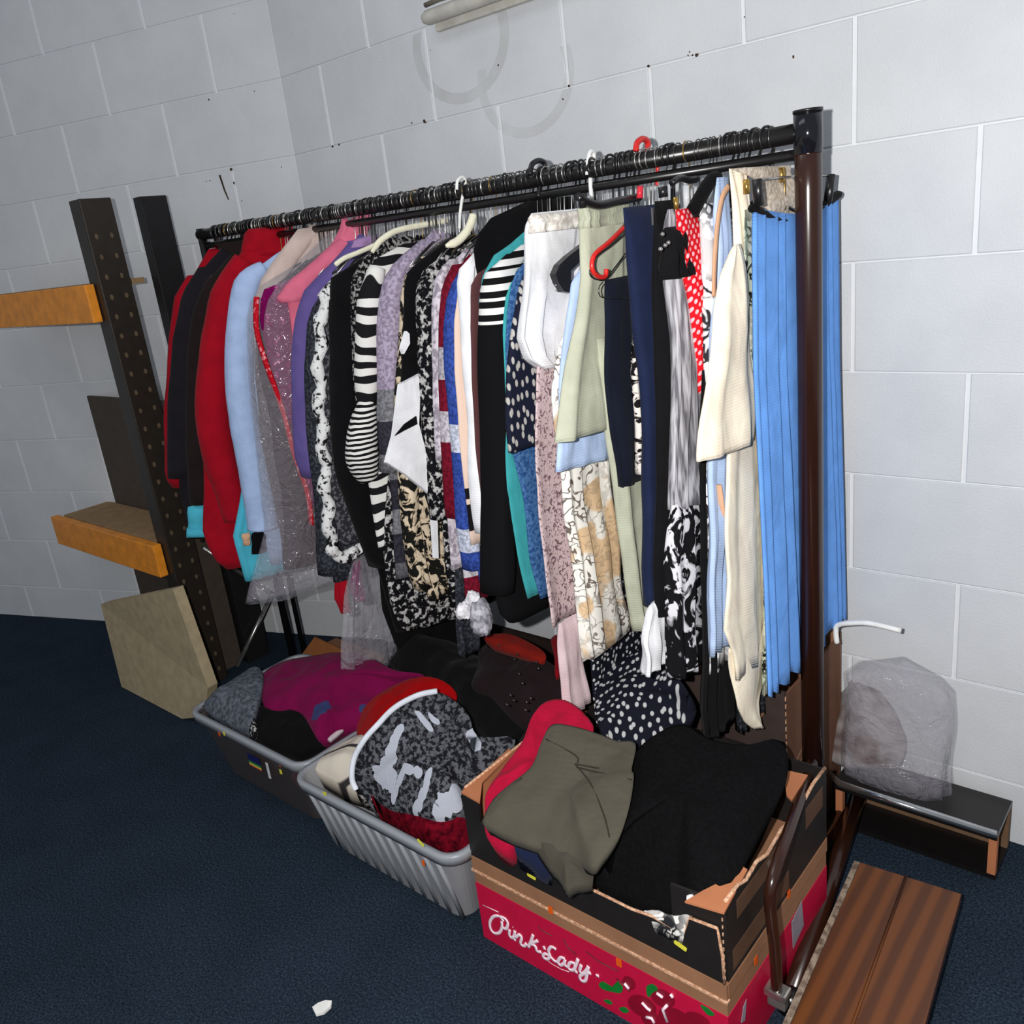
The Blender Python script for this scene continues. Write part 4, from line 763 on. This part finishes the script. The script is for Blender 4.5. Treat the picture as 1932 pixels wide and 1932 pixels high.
# ---- plastic tubs
M_tub2 = see_through('cloudy_grey_plastic', (150, 150, 154), .9, .35, .4); M_tub1 = see_through('clear_grey_plastic', (84, 78, 78), .5, .3, .4)
M_rim = see_through('tub_rim_plastic', (146, 150, 156), .95, .35, .4)
def rrect(cx, cy, hx, hy, r, z, n=6):
    out = []
    for k, (sx, sy) in enumerate(((1, 1), (-1, 1), (-1, -1), (1, -1))):
        for i in range(n+1):
            a = PI/2*k+PI/2*i/n; out.append((cx+sx*(hx-r)+r*math.cos(a), cy+sy*(hy-r)+r*math.sin(a), z))
    return out
def tub(label, cx, cy, hx, hy, zt, mat, rim, taper=.03, wall=.003, ribs=0, rx=(0, 1)):
    t = empty('storage_tub', (cx, cy, 0), label, 'storage tub')
    lv = [(0.002, taper), (.01, taper*.8), (zt*.5, taper*.4), (zt, 0)]
    rings = [rrect(cx, cy, hx-i, hy-i, .035, z) for z, i in lv]+[rrect(cx, cy, hx-i-wall, hy-i-wall, .033, max(z, .006)) for z, i in lv[::-1]]
    n = len(rings[0]); V = [p for r_ in rings for p in r_]; F = []
    for k in range(len(rings)-1):
        for i in range(n): F.append((k*n+i, k*n+(i+1) % n, (k+1)*n+(i+1) % n, (k+1)*n+i))
    F.append(tuple(range(n))); F.append(tuple(range((len(rings)-1)*n, len(rings)*n)))
    new_obj('tub_body', V, F, mat, t, smooth=False)
    rg = [rrect(cx, cy, hx+d, hy+d, .04+d, z) for z, d in ((zt-.022, .0006), (zt-.022, .011), (zt-.003, .014), (zt+.003, .012), (zt+.003, -.001), (zt-.004, -.003))]
    V = [p for r_ in rg for p in r_]; F = []; m_ = len(rg)
    for k in range(m_):
        for i in range(n): F.append((k*n+i, k*n+(i+1) % n, ((k+1) % m_)*n+(i+1) % n, ((k+1) % m_)*n+i))
    new_obj('rim', V, F, rim, t)
    yf = cy-hy
    for i in range(ribs):
        x = cx-hx+.05+(2*hx-.1)*i/(ribs-1)
        zb_ = .015; 
        tube('rib', [(x, yf+taper*.8-.001, zb_), (x, yf+taper*.4-.001, zt*.5), (x, yf-.001, zt-.028)], .0052, rim, t, 8)
    return t
T2 = tub('cloudy ribbed plastic tub on the carpet, holding the black and white knit', -1.40, 1.135, .268, .20, .225, M_tub2, M_rim, .055, ribs=12)
T1 = tub('smoky clear plastic tub at the left, holding grey, magenta and black clothes', -1.955, 1.16, .262, .19, .225, M_tub1, M_rim, .055)
f2 = lambda z: 1.135-.20+.055*.4*(1-z/.225)*1.6
sticker(613, 1497, 'y', .915, .014, .008, M_yel, T2, .2); sticker(794, 1590, 'y', .915, .02, .008, M_yel, T2, -.5); sticker(799, 1628, 'y', .925, .008, .014, M_or, T2)
sticker(414, 1385, 'y', .958, .008, .012, M_or, T1); sticker(423, 1384, 'y', .955, .008, .012, M_yel, T1); sticker(530, 1456, 'y', .962, .010, .013, M_yel, T1); sticker(528, 1442, 'y', .962, .010, .012, M_or, T1)
# printed label on the smoky tub
lb_ = empty('paper_label', on(482, 1445, 'y', .975), 'small dark blue printed label with yellow and green bands on the smoky tub', 'label')
for zoff, hh, col in ((0, .022, (20, 28, 84)), (-.015, .006, (40, 120, 70)), (-.021, .006, (214, 190, 70)), (-.026, .004, (180, 70, 60))):
    p = on(479, 1432, 'y', .974)+Vector((0, 0, zoff)); box('label_band', (p.x-.028, p.y-.0015, p.z-hh/2), (p.x+.028, p.y, p.z+hh/2), plain('ink', col, .5, var=.02), lb_)
p = on(506, 1450, 'y', .974); box('label_strip', (p.x-.005, p.y-.002, p.z-.03), (p.x+.004, p.y, p.z+.018), plain('label_white', (200, 202, 206), .4, var=.02), lb_)
# ================================================================ clothes in the boxes
def cloth_spots(name, col, spots, scol, base='plain', col2=None):
    """cloth with flat printed motifs at given places: spots = [(centre, (ax, ay, az)), ...]"""
    if base == 'plain': mt = cloth(name, col)
    else: mt = speck(name, col, col2, 95, .52, .06)
    nt = mt.node_tree; b = nt.nodes['Principled BSDF']; P = [n for n in nt.nodes if n.type == 'NEW_GEOMETRY'][0].outputs['Position']
    src = b.inputs['Base Color'].links[0].from_socket
    nz = N(nt, 'ShaderNodeTexNoise'); nz.inputs['Scale'].default_value = 40; nt.links.new(P, nz.inputs['Vector'])
    for c, r in spots:
        s = N(nt, 'ShaderNodeVectorMath', operation='SUBTRACT'); nt.links.new(P, s.inputs[0]); s.inputs[1].default_value = c
        d = N(nt, 'ShaderNodeVectorMath', operation='DIVIDE'); nt.links.new(s.outputs[0], d.inputs[0]); d.inputs[1].default_value = r
        l = N(nt, 'ShaderNodeVectorMath', operation='LENGTH'); nt.links.new(d.outputs[0], l.inputs[0])
        ad_ = N(nt, 'ShaderNodeMath', operation='MULTIPLY_ADD'); nt.links.new(nz.outputs['Fac'], ad_.inputs[0]); ad_.inputs[1].default_value = 1.1
        nt.links.new(l.outputs['Value'], ad_.inputs[2])
        lt = N(nt, 'ShaderNodeMath', operation='LESS_THAN'); nt.links.new(ad_.outputs[0], lt.inputs[0]); lt.inputs[1].default_value = 1.5
        mx = N(nt, 'ShaderNodeMix', data_type='RGBA'); nt.links.new(lt.outputs[0], mx.inputs['Factor']); nt.links.new(src, mx.inputs['A'])
        mx.inputs['B'].default_value = (*lin(scol), 1); src = mx.outputs['Result']
    nt.links.new(src, b.inputs['Base Color']); return mt
from mathutils.bvhtree import BVHTree
def surf(o, px, py):
    me = o.data; off = ORIG[o.name]
    bv = BVHTree.FromPolygons([v.co+off for v in me.vertices], [tuple(p.vertices) for p in me.polygons])
    h = bv.ray_cast(CAM, ray(px, py).normalized()); return h[0]
def drape(name, cat, label, outline, mat, dome=.03, th=.02, wr=.008, wf=14, seed=0, parent=None, part=None, cz=None, streak=(1, 1), rings=26, seg=110, p=2.2):
    """heaped cloth: outline = [(px, py, z)...] edge points; domed and wrinkled, closed underneath"""
    O = catmull([on(a, b_, 'z', z) for a, b_, z in outline], 8, True)
    O.append(O[0].copy()); cum = [0]
    for a_, b_ in zip(O, O[1:]): cum.append(cum[-1]+(b_-a_).length)
    P_ = []; k_ = 0
    for i in range(seg):
        s_ = cum[-1]*i/seg
        while cum[k_+1] < s_: k_ += 1
        P_.append(O[k_].lerp(O[k_+1], (s_-cum[k_])/max(1e-6, cum[k_+1]-cum[k_])))
    O = P_
    c = sum(O, Vector())/seg
    if cz is not None: c.z = cz
    V = []; F = []
    for i in range(rings+1):
        r = i/rings
        for j in range(seg):
            q = c+(O[j]-c)*r; q.z = c.z+(O[j].z-c.z)*(r**1.5)
            env = (1-r**p)
            w_ = noise.noise(Vector((q.x*wf*streak[0]+seed*3, q.y*wf*streak[1], seed)))+.5*noise.noise(Vector((q.x*wf*2.3*streak[0], q.y*wf*2.3*streak[1], seed+4)))
            rid = 1-abs(noise.noise(Vector((q.x*wf*.8*streak[0]+9, q.y*wf*.8*streak[1]+seed, seed))))*2
            q.z += dome*env+wr*(w_+.6*rid)*min(1, (1-r)*4+.25)
            V.append(q)
    for i in range(rings):
        for j in range(seg): F.append((i*seg+j, i*seg+(j+1) % seg, (i+1)*seg+(j+1) % seg, (i+1)*seg+j))
    k0 = len(V); ins = max(.72, .99-th*2.2)
    for j in range(seg): V.append(c+(O[j]-c)*ins+Vector((0, 0, O[j].z-c.z-th)) - Vector((0, 0, (O[j].z-c.z)*ins)) )
    for j in range(seg): V.append(c+(O[j]-c)*.5+Vector((0, 0, min(O[j].z, c.z)-th-c.z-(O[j].z-c.z)*.5)))
    last = rings*seg
    for j in range(seg):
        F.append((last+j, last+(j+1) % seg, k0+(j+1) % seg, k0+j)); F.append((k0+j, k0+(j+1) % seg, k0+seg+(j+1) % seg, k0+seg+j))
    F.append(tuple(range(k0+seg, k0+2*seg)))
    o = new_obj(name, V, F, mat, parent, loc=Vector((c.x, c.y, c.z-th)))
    if not parent: tag(o, label, cat)
    return o
MK = cloth('matt_black_cloth', (12, 12, 13))
# left tub
drape('fleece', 'clothes', 'grey fleece garment heaped at the left of the smoky tub', [(384, 1335, .22), (402, 1308, .25), (440, 1282, .27), (478, 1258, .27), (494, 1266, .27), (497, 1290, .28), (486, 1330, .28), (472, 1362, .26), (460, 1378, .23), (425, 1362, .22)], speck('grey_fleece', (66, 71, 79), (104, 109, 119), 80, .5, .12), .03, .04, .006, 16, 2)
mot = [(on(597, 1326, 'z', .31), (.03, .035, .06)), (on(690, 1322, 'z', .31), (.035, .03, .06))]
drape('jumper', 'clothes', 'magenta jumper with small navy motifs heaped in the smoky tub', [(494, 1275, .27), (530, 1250, .27), (585, 1238, .27), (625, 1232, .30), (680, 1234, .32), (740, 1262, .34), (800, 1275, .34), (812, 1300, .30), (740, 1335, .26), (690, 1365, .25), (640, 1372, .25), (600, 1392, .25), (566, 1345, .26), (510, 1340, .26), (494, 1320, .27)], cloth_spots('magenta_jersey', (112, 10, 64), mot, (52, 60, 104)), .03, .06, .014, 10, 5)
drape('top', 'clothes', 'black top folded at the front of the smoky tub', [(482, 1345, .25), (500, 1330, .26), (555, 1338, .26), (585, 1358, .25), (622, 1392, .23), (585, 1412, .215), (560, 1420, .21), (520, 1410, .21), (484, 1390, .22)], MK, .015, .04, .006, 14, 7)
drape('patterned_cloth', 'clothes', 'narrow black and white frill between grey fleece and black top', [(468, 1348, .25), (478, 1346, .26), (484, 1370, .245), (484, 1394, .23), (474, 1386, .23), (466, 1366, .24)], K['bw_knit'], .012, .02, .004, 30, 9)
drape('folded_shirt', 'clothes', 'pale pinkish folded cloth at the back corner between the two tubs', [(596, 1380, .24), (636, 1362, .245), (654, 1368, .24), (628, 1392, .235), (618, 1394, .235)], plain('pale_cloth', (196, 184, 190), .9), .004, .01, .002, 20, 3)
def lump(name, c, r, mat, label, cat, seed=0):
    bm = bmesh.new(); bmesh.ops.create_icosphere(bm, subdivisions=4, radius=1)
    V = [Vector((c[0]+v.co.x*r[0], c[1]+v.co.y*r[1], c[2]+v.co.z*r[2]))+v.co*.02*noise.noise(v.co*2.5+Vector((seed, 0, 0))) for v in bm.verts]
    F = [tuple(v.index for v in f.verts) for f in bm.faces]; bm.free()
    return tag(new_obj(name, V, F, mat, None, loc=Vector((c[0], c[1], c[2]-r[2]))), label, cat)
lump('packed_clothes', (-1.80, 1.13, .115), (.085, .12, .10), cloth('pinkish_jersey', (176, 84, 100)), 'pinkish clothes seen through the right part of the smoky tub front', 'clothes', 3)
lump('packed_clothes', (-2.02, 1.13, .115), (.10, .12, .10), cloth('rust_brown_cloth', (104, 58, 34)), 'rust brown clothes seen through the middle of the smoky tub front', 'clothes', 5)
# middle tub
drape('scarf', 'clothes', 'cream scarf with thin black stripes at the left of the cloudy tub', [(592, 1448, .215), (620, 1418, .23), (655, 1396, .24), (690, 1388, .26), (700, 1440, .26), (700, 1492, .22), (670, 1492, .205), (630, 1474, .205)], stripes('cream_black_stripe', (206, 196, 182), (52, 48, 50), 4.2, 'X', 3.5, .93, (0, 0, .9)), .02, .05, .006, 14, 11)
drape('jumper', 'clothes', 'bright red jumper behind the black and white knit', [(680, 1408, .24), (674, 1360, .25), (700, 1320, .30), (750, 1290, .34), (800, 1276, .38), (845, 1290, .38), (862, 1320, .36), (820, 1345, .36), (760, 1360, .33), (710, 1400, .26)], cloth('scarlet_knit', (150, 3, 6)), .03, .06, .006, 12, 13)
kn = drape('knitted_jumper', 'clothes', 'black and grey flecked knit with white shapes heaped in the cloudy tub', [(664, 1468, .27), (668, 1432, .31), (686, 1398, .35), (712, 1368, .38), (745, 1335, .41), (788, 1312, .43), (825, 1306, .43), (862, 1325, .42), (885, 1352, .41), (902, 1388, .39), (968, 1392, .37), (965, 1425, .33), (920, 1462, .29), (885, 1495, .25), (876, 1536, .235), (830, 1545, .235), (785, 1534, .235), (735, 1520, .225), (700, 1500, .225), (678, 1490, .24)],
 None, .03, .10, .007, 11, 17)
def W_(px, py, rx, ry, rz=.03): q = surf(kn, px, py); return (q, (rx, ry, rz))
whites = [W_(*a) for a in ((748, 1388, .011, .03), (742, 1405, .012, .034), (736, 1424, .014, .034), (731, 1443, .017, .03), (722, 1462, .03, .022), (738, 1470, .02, .03), (800, 1360, .032, .007), (818, 1357, .02, .006), (893, 1398, .019, .016),
  (770, 1450, .02, .007), (788, 1456, .014, .008), (758, 1462, .008, .022), (750, 1482, .008, .024), (744, 1498, .009, .018), (806, 1468, .008, .022), (803, 1488, .008, .022), (794, 1508, .009, .02), (784, 1526, .009, .014), (838, 1520, .026, .014), (856, 1512, .022, .018), (858, 1490, .01, .02), (828, 1534, .02, .01))]
kn.data.materials.append(cloth_spots('flecked_knit', (28, 28, 33), whites, (172, 176, 188), 'k', (92, 94, 100)))
tr = catmull([on(x, y, 'z', z+.004) for x, y, z in ((672, 1490, .25), (664, 1468, .275), (668, 1432, .315), (686, 1398, .355), (712, 1368, .385), (745, 1335, .415), (788, 1312, .435), (825, 1304, .437))], 6)
tube('edging', tr, .0068, plain('white_binding', (214, 218, 228), .9), kn, 8)
drape('jumper', 'clothes', 'burgundy knit packed along the front inside of the cloudy tub', [(700, 1500, .225), (745, 1512, .23), (800, 1535, .232), (878, 1545, .235), (888, 1575, .215), (868, 1588, .205), (820, 1580, .205), (760, 1548, .205), (712, 1516, .205)], speck('burgundy_chenille', (56, 0, 12), (112, 6, 26), 60, .5, .15), .008, .12, .005, 18, 19)
drape('scarf', 'clothes', 'black and cream scarf corner low at the left front of the cloudy tub', [(662, 1455, .245), (690, 1460, .25), (718, 1480, .25), (722, 1506, .225), (700, 1506, .215), (676, 1492, .22)], K['bwtiger'], .01, .04, .005, 24, 23)
# heap behind the tubs
M_crate = plain('dark_crate', (40, 30, 26), .7)
for nm, a, b_, lab in (('storage_crate', (-1.76, 1.40, 0), (-1.16, 1.74, .27), 'dark open crate behind the tubs, hidden under black clothes'),):
    cr = empty(nm, (-1.46, 1.57, 0), lab, 'crate')
    box('front_panel', a, (b_[0], a[1]+.012, b_[2]), M_crate, cr); box('back_panel', (a[0], b_[1]-.012, 0), b_, M_crate, cr)
    box('side_panel', (a[0], a[1]+.012, 0), (a[0]+.012, b_[1]-.012, b_[2]), M_crate, cr); box('side_panel', (b_[0]-.012, a[1]+.012, 0), (b_[0], b_[1]-.012, b_[2]), M_crate, cr); box('base', (a[0]+.012, a[1]+.012, .002), (b_[0]-.012, b_[1]-.012, .01), M_crate, cr)
drape('clothes_heap', 'clothes', 'black clothes heaped behind the red jumper, below the hanging boucle', [(726, 1232, .30), (760, 1200, .34), (850, 1210, .36), (905, 1240, .36), (950, 1290, .38), (1000, 1340, .38), (985, 1385, .34), (935, 1392, .33), (885, 1360, .32), (850, 1320, .32), (800, 1290, .31), (750, 1265, .30)], MK, .04, .1, .010, 9, 29)
sq = drape('sequinned_top', 'clothes', 'dark brown sequinned top with a red lining, heaped behind the black clothes', [(905, 1225, .42), (940, 1205, .44), (990, 1222, .45), (1050, 1260, .45), (1072, 1290, .44), (1078, 1340, .40), (1010, 1372, .37), (965, 1350, .37), (925, 1310, .38), (890, 1295, .38), (902, 1255, .40)], cloth('dark_brown_jersey', (30, 21, 23)), .03, .10, .008, 12, 31)
for a in [(940, 1218), (975, 1235), (1010, 1250), (978, 1272), (970, 1245), (985, 1290), (962, 1312), (1000, 1318), (990, 1340), (955, 1330), (1015, 1262), (968, 1322), (992, 1325)]:
    q = on(a[0], a[1], 'z', .45+.025); fl_ = new_obj('sequin', *tube_geo([q, q+Vector((.003, -.002, .004)), q+Vector((.006, -.001, .001))], .0022, 6), M_dsteel, sq)
drape('lining', None, None, [(915, 1200, .47), (960, 1196, .48), (1010, 1218, .48), (1030, 1236, .475), (1020, 1244, .47), (970, 1228, .47), (925, 1212, .465)], cloth('brick_red_satin', (120, 24, 16)), .006, .02, .004, 16, 33, parent=sq)
drape('lining', None, None, [(1040, 1205, .47), (1062, 1200, .48), (1064, 1250, .47), (1048, 1272, .465), (1046, 1240, .47)], cloth('crimson_satin', (128, 10, 24)), .004, .02, .003, 16, 35, parent=sq)
# black box contents
drape('knitted_jumper', 'clothes', 'big black knitted jumper filling the right of the black box', [(1112, 1655, .285), (1122, 1620, .34), (1150, 1560, .38), (1180, 1480, .40), (1200, 1420, .42), (1240, 1385, .46), (1290, 1368, .47), (1340, 1395, .46), (1410, 1405, .45), (1465, 1395, .44), (1486, 1425, .43), (1482, 1480, .41), (1450, 1540, .39), (1420, 1600, .375), (1385, 1660, .37), (1318, 1690, .352), (1292, 1722, .315), (1270, 1728, .285), (1200, 1704, .272), (1150, 1682, .27)],
 speck('black_ribbed_knit', (9, 9, 10), (15, 15, 17), 120, .5, .2), .045, .10, .010, 9, 41)
drape('blouse', 'clothes', 'coral pink blouse under the olive trousers in the black box', [(918, 1495, .37), (950, 1448, .39), (985, 1400, .42), (1005, 1350, .45), (1035, 1322, .46), (1075, 1325, .46), (1120, 1372, .44), (1090, 1420, .42), (1040, 1460, .40), (1000, 1520, .37), (990, 1570, .325), (968, 1592, .308), (952, 1606, .298), (924, 1588, .305), (914, 1560, .318), (915, 1530, .34)], cloth('coral_pink_jersey', (168, 18, 52)), .012, .05, .010, 16, 43)
drape('navy_cloth', 'clothes', 'small corner of navy cloth at the front edge of the black box', [(975, 1570, .335), (1012, 1582, .335), (1030, 1610, .315), (1040, 1640, .29), (1000, 1620, .295), (972, 1603, .305)], K['navy'], .004, .04, .004, 16, 45)
ol = drape('trousers', 'trousers', 'olive grey cropped trousers folded over the pink blouse in the black box', [(910, 1552, .365), (930, 1510, .39), (965, 1478, .41), (1003, 1445, .43), (1022, 1400, .455), (1042, 1368, .475), (1085, 1372, .475), (1128, 1384, .47), (1165, 1398, .46), (1199, 1402, .455), (1192, 1452, .44), (1196, 1465, .44), (1188, 1520, .425), (1170, 1575, .405), (1140, 1620, .385), (1118, 1640, .375), (1080, 1618, .36), (1020, 1600, .355), (960, 1580, .355), (922, 1562, .36)],
 cloth('olive_cotton', (80, 76, 66), var=.06), .014, .022, .012, 9, 47, streak=(1, .6))
drape('trouser_cuff', None, None, [(1010, 1590, .352), (1060, 1600, .36), (1112, 1620, .37), (1120, 1640, .36), (1115, 1668, .33), (1090, 1670, .325), (1070, 1678, .32), (1055, 1655, .325), (1030, 1628, .335)], cloth('olive_cotton_dark', (70, 66, 58), var=.08), .012, .02, .008, 22, 49, parent=ol)
for pth in ([(1085, 1442), (1115, 1480), (1140, 1540), (1150, 1580)], [(1085, 1442), (1130, 1450), (1196, 1462)], [(1088, 1448), (1130, 1458), (1192, 1472)], [(1030, 1395), (1085, 1425), (1090, 1440)], [(930, 1510), (985, 1468), (1018, 1400)]):
    pts = [surf(ol, *q) for q in pth]; pts = [q+Vector((0, 0, .0006)) for q in pts if q]
    if len(pts) > 1: tube('seam', catmull(pts, 5), .0016, cloth('olive_thread', (52, 49, 42)), ol, 6)
drape('printed_cloth', 'clothes', 'scrap of black and white printed cloth on the front edge of the black box', [(1214, 1718, .278), (1245, 1722, .285), (1280, 1728, .30), (1304, 1724, .32), (1302, 1745, .30), (1290, 1766, .275), (1255, 1752, .272), (1225, 1736, .272)], floral('white_black_print', (230, 226, 222), (40, 40, 44), (220, 200, 190), 40, .07), .006, .02, .006, 30, 51)
tag(fluff('lace_scrap', 1303, 1697, -.605, .008, K['white'], None, 3), 'tiny white scrap on the corner ledge of the black box', 'scrap')
drape('spread_hem', None, None, [(1126, 1262, .47), (1170, 1248, .50), (1215, 1225, .53), (1262, 1262, .53), (1296, 1302, .51), (1314, 1345, .46), (1282, 1372, .43), (1240, 1392, .42), (1196, 1404, .41), (1158, 1392, .42), (1128, 1368, .44)], dots('black_dot_print_spread', (16, 18, 30), (176, 176, 178), 62, .24, (1, 1, 1), .95, flat_xy=True), .012, .03, .010, 14, 53, parent=dd)
# ================================================================ shelving at the left
M_rackm = plain('dark_racking', (44, 38, 32), .45, .2, .4, var=.15); M_orange = plain('orange_beam', (226, 140, 36), .5, 0, .4, var=.15)
sh = empty('shelving_unit', (-2.75, 1.3, 0), 'dark slotted steel shelving with orange beams at the left', 'shelving')
def upright(y0, y1, x=-2.73):
    u = box('upright', (x-.07, y0, 0), (x, y1, 1.66), M_rackm, sh, .004)
    yc = (y0+y1)/2
    for i in range(26):
        for s in (-1, 1):
            z = .05+i*.06; pts = [(x, yc+s*.024+.006*math.cos(a*PI/3), z+.009*math.sin(a*PI/3)) for a in range(6)]
            prism('slot', pts, (.0006, 0, 0), plain('slot_brown', (92, 78, 60), .8) if (i, s) == (0, -1) and 'slot_brown' not in bpy.data.materials else bpy.data.materials['slot_brown'], u)  # slot shapes in a brown paler than the upright
    return u
upright(1.255, 1.355)
M_dark = plain('dark_panel', (72, 62, 54), .7)
tube('brace', [(-2.735, 1.40, .02), (-2.735, 1.61, .235)], .008, M_steel, sh, 8); tube('brace', [(-2.735, 1.61, .22), (-2.735, 1.38, .50)], .007, M_steel, sh, 8)
tube('brace', [(-2.735, 1.38, .52), (-2.735, 1.61, .80)], .007, M_rackm, sh, 8)
box('back_panel', (-2.80, 1.36, .0), (-2.79, 1.455, 1.0), M_dark, sh); box('side_panel', (-3.5, 1.445, .0), (-2.81, 1.455, 1.0), M_dark, sh)
for z in (.44, 1.30): box('beam', (-3.6, 1.222, z), (-2.765, 1.252, z+.115), M_orange, sh, .003); 
for z in (.45, 1.31): box('shelf_board', (-3.55, 1.256, z+.09), (-2.81, 1.44, z+.108), plain('chipboard', (150, 122, 90), .9), sh)
tall = box('dark_upright_panel', (-2.80, 1.46, 0), (-2.755, 1.552, 1.66), plain('near_black_panel', (26, 24, 26), .5), None, .003, loc=Vector((-2.77, 1.5, 0)))
tag(tall, 'near-black upright panel standing close behind the left end of the garment rail', 'panel')
# cardboard leaning at the foot of the shelving
cbp = [on(x, y, 'y', 1.12) for x, y in ((326, 1112), (392, 1298), (386, 1352))]+[on(345, 1362, 'y', 1.10), on(255, 1385, 'y', 1.10), on(190, 1140, 'y', 1.14)]
for q in cbp: q.z = max(q.z, .004)
o = prism('cardboard_sheet', cbp, (0, .035, 0), plain('buff_card', (168, 152, 122), .9), loc=Vector((cbp[3].x, 1.12, 0)))
tag(o, 'buff cardboard sheet leaning against the foot of the shelving', 'cardboard')
bx = empty('cardboard_box', on(610, 1226, 'z', 0), 'small brown cardboard box with an open flap behind the smoky tub', 'box')
q0 = Vector((-2.42, 1.50, 0))
box('box_body', (-2.46, 1.47, 0), (-2.20, 1.66, .085), M_card, bx)
prism('flap', [(-2.44, 1.47, .086), (-2.20, 1.47, .088), (-2.16, 1.50, .17), (-2.38, 1.52, .17)], (0, .004, 0), plain('orange_brown_card', (150, 92, 50), .85), bx)
# ================================================================ right of the post
b3 = empty('cardboard_box', (-.80, 1.66, 0), 'tall dark brown cardboard box behind the post, under the blue skirt', 'box')
x1 = -.668
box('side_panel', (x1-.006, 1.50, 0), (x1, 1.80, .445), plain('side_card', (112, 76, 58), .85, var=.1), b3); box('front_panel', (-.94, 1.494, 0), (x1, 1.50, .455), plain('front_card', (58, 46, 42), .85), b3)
box('back_panel', (-.94, 1.80, 0), (x1, 1.806, .455), M_card, b3); box('side_panel', (-.94, 1.50, 0), (-.934, 1.80, .455), M_card, b3); box('base', (-.934, 1.50, .001), (x1-.006, 1.80, .006), M_card, b3)
box('flap', (-.80, 1.45, .395), (-.71, 1.492, .40), M_card, b3)
for i in range(24): box('perforation', (x1, 1.4945, .02+i*.018), (x1+.0012, 1.4985, .030+i*.018), M_cardedge, b3)
for i in range(3): prism('printed_stripe', [(x1, 1.53, .20+.012*i*2), (x1, 1.66, .26+.012*i*2), (x1, 1.66, .264+.012*i*2), (x1, 1.53, .204+.012*i*2)], (.0008, 0, 0), plain('card_print', (140, 104, 84), .8), b3)
st = empty('trolley_shelf', (-.5, 1.72, 0), 'low chrome-edged shelf unit against the wall, right of the brown post', 'shelf')
zc = .135
tube('front_rail', [(-.655, 1.70, zc), (-.62, 1.675, zc+.002), (-.30, 1.675, zc)], .008, plain('chrome', (200, 202, 204), .12, .95), st, 12)
box('shelf_board', (-.64, 1.68, zc-.02), (-.30, 1.815, zc-.008), M_black, st); box('base_board', (-.64, 1.70, 0), (-.30, 1.81, .012), M_black, st)
box('back_board', (-.64, 1.80, .012), (-.30, 1.815, zc-.02), plain('brown_board', (110, 84, 62), .8), st)
for x in (-.632, -.31): box('leg', (x-.008, 1.70, .012), (x+.008, 1.716, zc-.02), M_cardin, st)
bg = drape('wrapped_bundle', 'bundle', 'clear plastic wrapped bundle of grey and brown cloth on the chrome-edged shelf', [(1562, 1425, .145), (1572, 1340, .22), (1582, 1275, .30), (1620, 1255, .33), (1690, 1285, .31), (1710, 1370, .22), (1700, 1440, .145), (1630, 1445, .145)], speck('grey_brown_bundle', (84, 64, 56), (160, 156, 156), 12, .5, .12), .08, .01, .012, 14, 61)
slab('plastic_wrap', -.52, [(1.69, .44), (1.685, .30), (1.685, .15)], [(1.78, .42), (1.79, .3), (1.79, .15)], .22, K['clip'], bg, fold=.006, fn=5, rows=14)
hk = empty('white_hanger', on(1590, 1190, 'y', 1.72), 'white plastic hanger sticking out below the blue skirt, right of the post', 'hanger')
tube('arm', catmull([on(x, y, 'y', 1.72) for x, y in ((1579, 1213), (1577, 1192), (1580, 1180), (1600, 1176), (1640, 1176), (1700, 1190))], 4), .006, M_hwhite, hk, 8)
# wooden board with a worn metal edge, lying at the lower right
M_wood, nt, b, P = base_mat('orange_brown_wood', .35, 0, .5)
wv = N(nt, 'ShaderNodeTexWave'); wv.inputs['Scale'].default_value = 6; wv.inputs['Distortion'].default_value = 3; wv.inputs['Detail'].default_value = 3; wv.bands_direction = 'X'
nt.links.new(mapped(nt, P, (1.5, .2, 1.5), (0, 0, -.15)), wv.inputs['Vector']); nt.links.new(ramp(nt, wv.outputs['Fac'], [(.2, lin((80, 42, 15))), (.8, lin((106, 58, 20)))]), b.inputs['Base Color'])
wd = empty('wooden_drawer_front', (-.4, 1.25, 0), 'orange-brown wooden board with a worn pale edge, lying at the lower right', 'board')
e0 = on(1512, 1850, 'z', .10); e1 = on(1607, 1635, 'z', .10); dd = (e1-e0).normalized(); nn3 = Vector((dd.y, -dd.x, 0)); 
e0 = e0-dd*.35; e1 = e1+dd*.02
prism('board', [e0+nn3*.012, e1+nn3*.012, e1+nn3*.20, e0+nn3*.20], (0, 0, -.02), M_wood, wd)
prism('board_edge', [e0, e1, e1+nn3*.011, e0+nn3*.011], (0, 0, -.022), speck('worn_edge', (98, 82, 70), (150, 134, 118), 50, .5, .1), wd)
for k in (0, 1): prism('bearer', [e0+nn3*(.03+.10*k), e1+nn3*(.03+.10*k), e1+nn3*(.06+.10*k), e0+nn3*(.06+.10*k)], (0, 0, .079), M_wood, wd).location.z -= .10
tube('edge_bead', [e0+nn3*.10+Vector((0, 0, .001)), e1+nn3*.10+Vector((0, 0, .001))], .003, M_wood, wd, 6)
# white chip of plastic on the carpet
cp = [on(x, y, 'z', .002) for x, y in ((590, 1904), (601, 1896), (615, 1891), (627, 1892), (625, 1902), (612, 1914), (597, 1918))]
tag(prism('plastic_chip', cp, (0, 0, .006), plain('white_chip', (232, 232, 228), .5), loc=cp[0]), 'small white chip of plastic lying alone on the carpet', 'chip')
